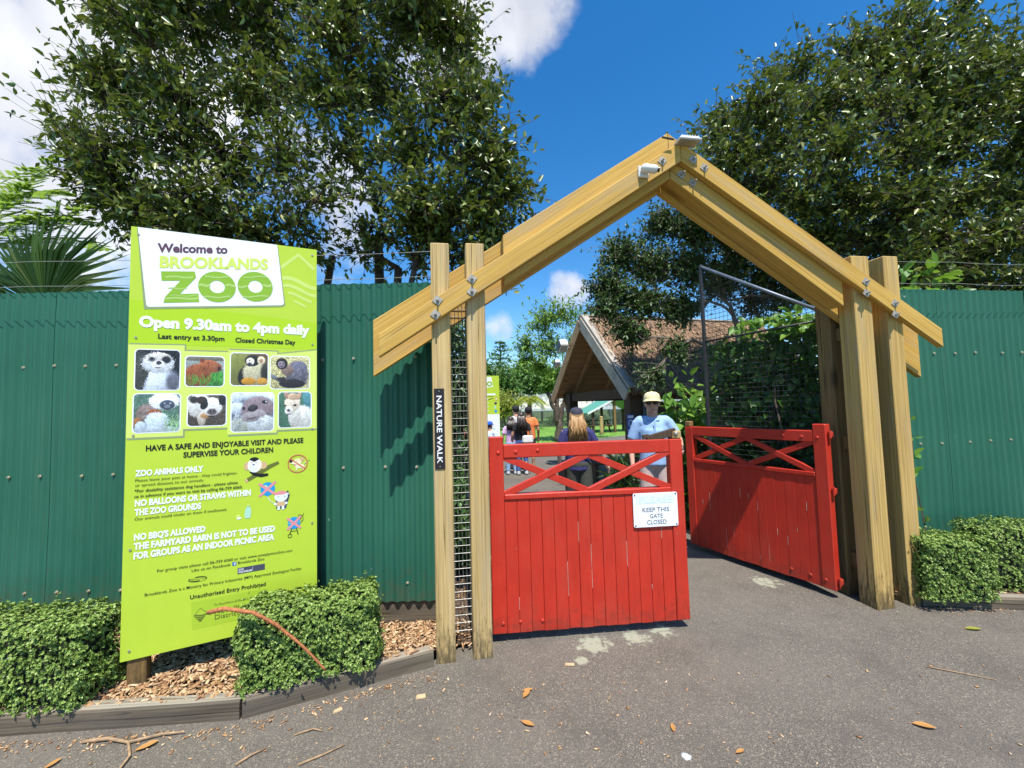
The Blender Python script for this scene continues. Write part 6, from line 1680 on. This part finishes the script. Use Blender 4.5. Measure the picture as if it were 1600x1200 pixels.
# ------------------------------------------------------------------ people
M['skin'] = plain('skin', (.60, .34, .24), .55, .10, 20)
M['skin_light'] = plain('skin_light', (.60, .38, .28), .55, .08, 20)
M['skin_tan'] = plain('skin_tan', (.40, .22, .14), .55, .08, 20)
def cloth(name, c, var=.12): return plain(name, c, .85, var, 22, 0, .35)
M['blue_shirt'] = cloth('blue_shirt', (.30, .46, .72)); M['pink_shorts'] = cloth('pink_shorts', (.52, .40, .37)); M['cream_cap'] = cloth('cream_cap', (.70, .61, .36)); M['navy'] = cloth('navy', (.035, .035, .14)); M['olive_shorts'] = cloth('olive_shorts', (.055, .058, .045)); M['navy_cap'] = cloth('navy_cap', (.04, .042, .065))
M['blonde'] = leafmat('blonde_hair', [(.36, .20, .08), (.52, .32, .14), (.26, .13, .045), (.60, .42, .21)], .5, .1, (.5, .35, .15), .3)
M['dark_hair'] = leafmat('dark_hair', [(.012, .008, .007), (.03, .02, .016), (.05, .032, .024)], .4, 0, spec=.5)
M['grey_hair'] = cloth('grey_hair', (.30, .28, .26)); M['lilac'] = cloth('lilac', (.62, .42, .62)); M['jeans'] = cloth('jeans', (.22, .38, .58)); M['black_top'] = cloth('black_top', (.018, .017, .02)); M['blue_jeans'] = cloth('blue_jeans', (.05, .11, .32)); M['orange'] = cloth('orange', (.80, .22, .07)); M['grey_tee'] = cloth('grey_tee', (.42, .42, .44)); M['white_tee'] = cloth('white_tee', (.55, .65, .78)); M['blue_cap'] = cloth('blue_cap', (.02, .10, .55)); M['black_cap'] = cloth('black_cap', (.015, .015, .017)); M['white_bag'] = cloth('white_bag', (.75, .74, .72), .05); M['lip'] = plain('lip', (.36, .13, .11), .5); M['eye'] = plain('eye', (.03, .025, .02), .3)
M['shoe'] = cloth('shoe', (.5, .5, .52)); M['dark_shoe'] = cloth('dark_shoe', (.03, .03, .035))

def person(label, loc, rz, h, shirt, bottom, shorts=True, arms=None, skin='skin', sleeve=.75, fat=1.0, hair=None, cap=None, glasses=False, shoe='shoe', legs=None, vox=.010, hem=.86, head_turn=0.0, collar=False, watch=False, hair_len=.5, hips=1.0, lip=True):
    t = thing('person', label, 'person', loc, rz)
    k = h / 1.75
    S = lambda p: Vector(p) * k
    arms = arms or [((.265, .03, 1.12), (.26, -.06, .88)), ((-.265, .03, 1.12), (-.26, -.06, .88))]
    legs = legs or [((.10, -.01, .50), (.11, .03, .09)), ((-.10, -.01, .50), (-.11, .03, .09))]
    HS = 1.10; kh = k * HS
    ht = Matrix.Translation(S((0, -.004, 1.472))) @ Matrix.Rotation(head_turn, 4, 'Z') @ Matrix.Scale(HS, 4) @ Matrix.Translation(-S((0, .0, 1.50)))
    HT = lambda p: ht @ S(p)
    rot3 = Matrix.Rotation(head_turn, 3, 'Z')
    b = MB()
    f = fat
    E_ = lambda c, r, hd=False: b.ell(HT(c) if hd else S(c), tuple(q * (kh if hd else k) for q in r), rot=rot3 if hd else None)
    C_ = lambda p0, p1, r0, r1: b.capsule(S(p0), S(p1), r0 * k, r1 * k)
    # head with brow, nose, mouth, chin and ears
    E_((0, .005, 1.645), (.077, .096, .105), True); E_((0, -.026, 1.585), (.064, .072, .070), True); E_((0, -.068, 1.548), (.026, .022, .020), True)
    b.capsule(HT((0, -.092, 1.645)), HT((0, -.116, 1.606)), .011 * kh, .017 * kh); E_((.030, -.082, 1.662), (.024, .014, .010), True); E_((-.030, -.082, 1.662), (.024, .014, .010), True)
    E_((0, -.088, 1.570), (.024, .014, .007), True); E_((0, -.086, 1.560), (.020, .014, .007), True)
    for s in (1, -1): E_((s * .078, .012, 1.625), (.010, .020, .031), True); E_((s * .045, -.062, 1.605), (.022, .024, .024), True)
    C_((0, .02, 1.41), (0, .005, 1.55), .068 * f ** .5, .062 * f ** .5)
    # trunk
    E_((0, .01, 1.27), (.165 * f, .115 * f, .20)); C_((-.145, .015, 1.395), (.145, .015, 1.395), .062, .062); E_((0, -.01, 1.08), (.150 * f, .115 * f, .18)); E_((0, .01, .93), (.160 * hips, .118 * hips, .13))
    for (kn, an), s in zip(legs, (1, -1)):
        C_((s * .088, .01, .90), kn, .088 * hips, .056); C_(kn, an, .056, .036); C_(((kn[0] + an[0]) / 2, (kn[1] + an[1]) / 2 + .015, (kn[2] + an[2]) / 2 + .06), ((kn[0] + an[0]) / 2, (kn[1] + an[1]) / 2 + .01, (kn[2] + an[2]) / 2 - .04), .052, .044)
        C_((an[0], an[1] + .01, .045), (an[0] + s * .015, an[1] - .17, .032), .042, .032)
    # arms, palms and fingers
    for (el, wr), s in zip(arms, (1, -1)):
        sh_ = (s * .185, .015, 1.385)
        C_(sh_, el, .054 * f ** .5, .040); C_(el, wr, .042, .027)
        d = (Vector(wr) - Vector(el)).normalized(); pal = Vector(wr) + d * .055
        side = Vector((0, -1, 0)) - d * Vector((0, -1, 0)).dot(d)
        side = side.normalized() if side.length > .2 else Vector((-s, 0, 0)).normalized()
        inn = d.cross(side) * (1 if d.cross(side).x * s < 0 else -1)
        C_(tuple(Vector(wr) + d * .01), tuple(pal + d * .015), .028, .030); C_(tuple(pal + side * .020), tuple(pal - side * .020), .020, .019)
        for q, (o, l) in enumerate(((.030, .066), (.010, .076), (-.010, .070), (-.029, .054))):
            p0 = pal + side * o + d * .028; p1 = p0 + d * l * .55 + inn * .006; p2 = p1 + d * l * .42 + inn * .024
            C_(tuple(p0), tuple(p1), .0098, .0092); C_(tuple(p1), tuple(p2), .0092, .0080)
        th0 = pal + side * .026 - d * .010; th1 = th0 + side * .026 + d * .026 + inn * .010; th2 = th1 + d * .030 + inn * .010
        C_(tuple(th0), tuple(th1), .013, .0115); C_(tuple(th1), tuple(th2), .0115, .009)
    body = remesh(b, 'body', skin, t, vox * min(1, k), 2)
    # shirt
    b = MB()
    m = .014
    b.ell(S((0, .01, 1.27)), ((.165 * f + m) * k, (.115 * f + m) * k, .205 * k)); b.capsule(S((-.15, .015, 1.392)), S((.15, .015, 1.392)), (.064 + m) * k, (.064 + m) * k)
    b.capsule(S((0, .0, 1.30)), S((0, .0, hem)), (.150 * f + m) * k, (.158 * max(f, hips) + m) * k, 18, True, (1.0, .80)); b.ell(S((0, -.01, 1.08)), ((.152 * f + m) * k, (.118 * f + m) * k, .17 * k))
    b.capsule(S((0, .018, 1.40)), S((0, .014, 1.452)), .075 * k, .066 * k, 14, True)
    for (el, wr), s in zip(arms, (1, -1)):
        s0 = Vector((s * .175, .015, 1.39)); e = s0.lerp(Vector(el), sleeve); b.capsule(S(s0), S(e), (.056 * f ** .5 + m) * k, (.054 * f ** .5 + m) * k, 12, True)
    sh_o = remesh(b, 'shirt', shirt, t, .011 * k, 9)
    if collar:
        for s in (1, -1):
            mb = MB(); mb.add([S((s * .016, -.098, 1.412)), S((s * .064, -.055, 1.462)), S((s * .080, .02, 1.470)), S((s * .092, .014, 1.430)), S((s * .066, -.088, 1.410))], [(0, 1, 4), (1, 2, 3, 4)]); mb.build('collar', shirt, sh_o)
        mb = MB(); mb.box(S((-.010, -.132 * f, 1.24)), S((.010, -.128 * f, 1.40))); mb.build('placket', shirt, sh_o)
    # shorts or trousers
    b = MB()
    b.ell(S((0, .01, .93)), ((.162 * hips + m) * k, (.120 * hips + m) * k, .13 * k)); b.capsule(S((0, .005, 1.02)), S((0, .01, .90)), (.150 * hips) * k, (.166 * hips) * k, 16, True, (1, .76))
    for (kn, an), s in zip(legs, (1, -1)):
        hp = Vector((s * .088, .01, .90)); kn = Vector(kn); an = Vector(an)
        if shorts: b.capsule(S(hp), S(hp.lerp(kn, .92)), .100 * hips * k, .088 * hips * k, 14, True)
        else: b.capsule(S(hp), S(kn), .098 * hips * k, .068 * k, 14); b.capsule(S(kn), S(kn.lerp(an, .93)), .068 * k, .058 * k, 14, True)
    remesh(b, 'shorts' if shorts else 'trousers', bottom, t, .011 * k, 2)
    for (kn, an), s in zip(legs, (1, -1)):
        b = MB(); b.capsule(S((an[0], an[1] + .012, .050)), S((an[0] + s * .017, an[1] - .185, .036)), .054 * k, .042 * k); b.capsule(S((an[0], an[1] + .012, .05)), S((an[0], an[1] + .01, .10)), .052 * k, .045 * k); remesh(b, 'shoe', shoe, t, .010 * k, 2)
    # hair
    rng = np.random.default_rng(int(h * 1000))
    if hair in ('grey_hair', 'short_dark'):
        b = MB(); b.ell(HT((0, .022, 1.66)), (.082 * kh, .090 * kh, .098 * kh), rot=rot3); b.build('hair', 'grey_hair' if hair == 'grey_hair' else M['black_cap'], t, smooth=True)
    elif hair:
        b = MB(); b.ell(HT((0, .028, 1.655)), (.090 * kh, .092 * kh, .108 * kh), rot=rot3); b.ell(HT((0, .055, 1.57)), (.085 * kh, .060 * kh, .11 * kh), rot=rot3)
        b.capsule(HT((0, .070, 1.58)), S((0, .115 * f + .015, 1.70 - hair_len + .06)), .078 * kh, .055 * kh, 14, False, (1.15, .55))
        nst = 150
        for i in range(nst):
            a = rng.uniform(-1.9, 1.9); x = math.sin(a) * .100; y = .03 + math.cos(a) * .075
            l = hair_len * rng.uniform(.75, 1.05)
            pts = [HT((x * .8, y * .9, 1.70)), HT((x, y + .012, 1.60)), S((x * 1.15 + rng.normal(0, .012), max(y, .0) + .055 + .05 * f, 1.70 - l * .55)), S((x * 1.05 + rng.normal(0, .022), max(y, 0) + .060 + .055 * f + rng.normal(0, .01), 1.70 - l))]
            b.tube(pts, [.008 * kh, .011 * kh, .010 * kh, .003 * kh], 4)
        b.build('hair', hair, t, smooth=True)
    if cap:
        b = MB(); n_ = 18; vs = []; fs = []
        rows_ = [(0, 1.0), (.35, .985), (.7, .86), (.92, .55), (1.0, .05)]
        for zf, rf_ in rows_:
            for q in range(n_):
                a = 2 * math.pi * q / n_; vs.append(HT((.092 * rf_ * math.cos(a), .008 + .112 * rf_ * math.sin(a), 1.672 + .098 * zf)))
        for i in range(len(rows_) - 1):
            for q in range(n_): fs.append((i * n_ + q, i * n_ + (q + 1) % n_, (i + 1) * n_ + (q + 1) % n_, (i + 1) * n_ + q))
        b.add(vs, fs); cp_ = b.build('cap', cap, t, smooth=True)
        b = MB(); vs = []
        for z in (0, -.008):
            for q in range(11):
                a = math.pi * (1 + q / 10); vs.append(HT((.090 * math.cos(a), .008 + .110 * math.sin(a), 1.680 + z)))
            for q in range(11):
                a = math.pi * (1 + q / 10); vs.append(HT((.098 * math.cos(a), -.01 + .190 * math.sin(a), 1.668 + z - .012 * math.cos(a) ** 2)))
        fs = []
        for o in (0, 22):
            for q in range(10): fs.append((o + q, o + q + 1, o + 12 + q, o + 11 + q))
        for q in range(10): fs.append((11 + q, 12 + q, 34 + q, 33 + q))
        b.add(vs, fs); b.build('brim', cap, cp_, smooth=True)
        b = MB(); b.ell(HT((0, .008, 1.771)), (.008 * kh, .008 * kh, .006 * kh), 8, 5); b.build('button', cap, cp_)
    if glasses:
        b = MB()
        for s in (1, -1): b.ell(HT((s * .034, -.094, 1.642)), (.030 * kh, .010 * kh, .022 * kh), rot=rot3); b.tube([HT((s * .062, -.086, 1.648)), HT((s * .084, .01, 1.645))], .004 * kh, 5)
        b.tube([HT((-.01, -.104, 1.646)), HT((.01, -.104, 1.646))], .004 * kh, 5); b.build('sunglasses', 'black_plastic', t, smooth=True)
    else:
        b = MB()
        for s in (1, -1): b.ell(HT((s * .031, -.089, 1.643)), (.011 * kh, .007 * kh, .007 * kh), rot=rot3)
        b.build('eyes', 'eye', t, smooth=True)
    if lip:
        b = MB(); b.ell(HT((0, -.1005, 1.566)), (.022 * kh, .005 * kh, .007 * kh), rot=rot3); b.build('mouth', 'lip', t, smooth=True)
    if watch:
        el, wr = arms[0]; a = Vector(wr).lerp(Vector(el), .12); d = (Vector(wr) - Vector(el)).normalized(); b = MB(); b.capsule(S(a - d * .012), S(a + d * .012), .035 * k, .034 * k, 14, True); b.build('watch', 'black_plastic', t)
    return t

person('man in cream cap, dark sunglasses and light blue polo shirt at the gate', (1.74, 5.2, 0), R(-10), 1.745, 'blue_shirt', 'pink_shorts', True,
       [((.300, .0, 1.17), (.265, -.30, 1.075)), ((-.275, .04, 1.12), (-.27, -.05, .87))], 'skin', .80, 1.02, 'grey_hair', 'cream_cap', True, head_turn=R(-8), collar=True, watch=True, vox=.008, hips=1.05)
wm = person('woman seen from behind in navy cap, navy T-shirt and dark shorts', (.86, 5.65, 0), R(178), 1.575, 'navy', 'olive_shorts', True,
       [((.275, .02, 1.14), (.27, -.07, .90)), ((-.31, .0, 1.16), (-.44, -.10, .90))], 'skin_light', .62, 1.12, 'blonde', 'navy_cap', False, legs=[((.10, -.03, .50), (.10, .04, .09)), ((-.11, .02, .50), (-.11, .08, .09))], hair_len=.44, hips=1.15, vox=.009, hem=.84, lip=True)
b = MB(); b.tube([Vector((.16, -.01, 1.30)), Vector((.07, .145, 1.18)), Vector((-.09, .165, 1.0)), Vector((-.20, .06, .84))], .012, 6); b.build('bag_strap', 'black_plastic', wm)
t = thing('shoulder_bag', 'black shoulder bag hanging at the side of the woman in navy', 'bag', (.64, 5.62, .74), R(80))
mb = MB(); mb.box((-.10, -.05, -.10), (.10, .05, .10), .025); mb.build('pouch', 'black_plastic', t); mb = MB(); mb.box((-.095, -.062, .0), (.095, -.049, .09), .004); mb.build('flap', 'black_plastic', t)
person('girl seen from behind in lilac T-shirt and light jeans, hair in a dark braid', (-.06, 10.2, 0), R(190), 1.40, 'lilac', 'jeans', False, None, 'skin_tan', .6, .95, 'dark_hair', None, hair_len=.36, vox=.014, hem=.80)
bw = person('woman seen from behind in black top and blue jeans with long dark hair', (.20, 10.1, 0), R(185), 1.50, 'black_top', 'blue_jeans', False, None, 'skin_tan', .55, 1.0, 'dark_hair', None, hair_len=.52, vox=.014)
t = thing('hip_bag', 'white bag worn at the hip of the woman in black', 'bag', (.34, 9.92, .86), R(5))
mb = MB(); mb.box((-.13, -.04, -.09), (.13, .04, .09), .03); mb.build('pouch', 'white_bag', t); mb = MB(); mb.tube([(-.10, -.01, .08), (-.14, .06, .30)], .008, 5); mb.build('strap', 'black_plastic', t)
person('man in orange T-shirt and dark cap walking ahead of the woman in black', (.40, 10.75, 0), R(175), 1.62, 'orange', 'black_top', True, None, 'skin_tan', .6, 1.1, 'short_dark', 'black_cap', vox=.014)
person('man in grey T-shirt and black cap ahead of the girl in lilac', (.08, 11.1, 0), R(200), 1.66, 'grey_tee', 'black_top', True, None, 'skin', .6, 1.05, 'short_dark', 'black_cap', vox=.014, shoe='dark_shoe')
person('child in bright blue cap and white T-shirt half hidden by the post', (-.55, 9.8, 0), R(160), 1.30, 'white_tee', 'blue_jeans', True, None, 'skin', .6, .95, 'short_dark', 'blue_cap', vox=.014)
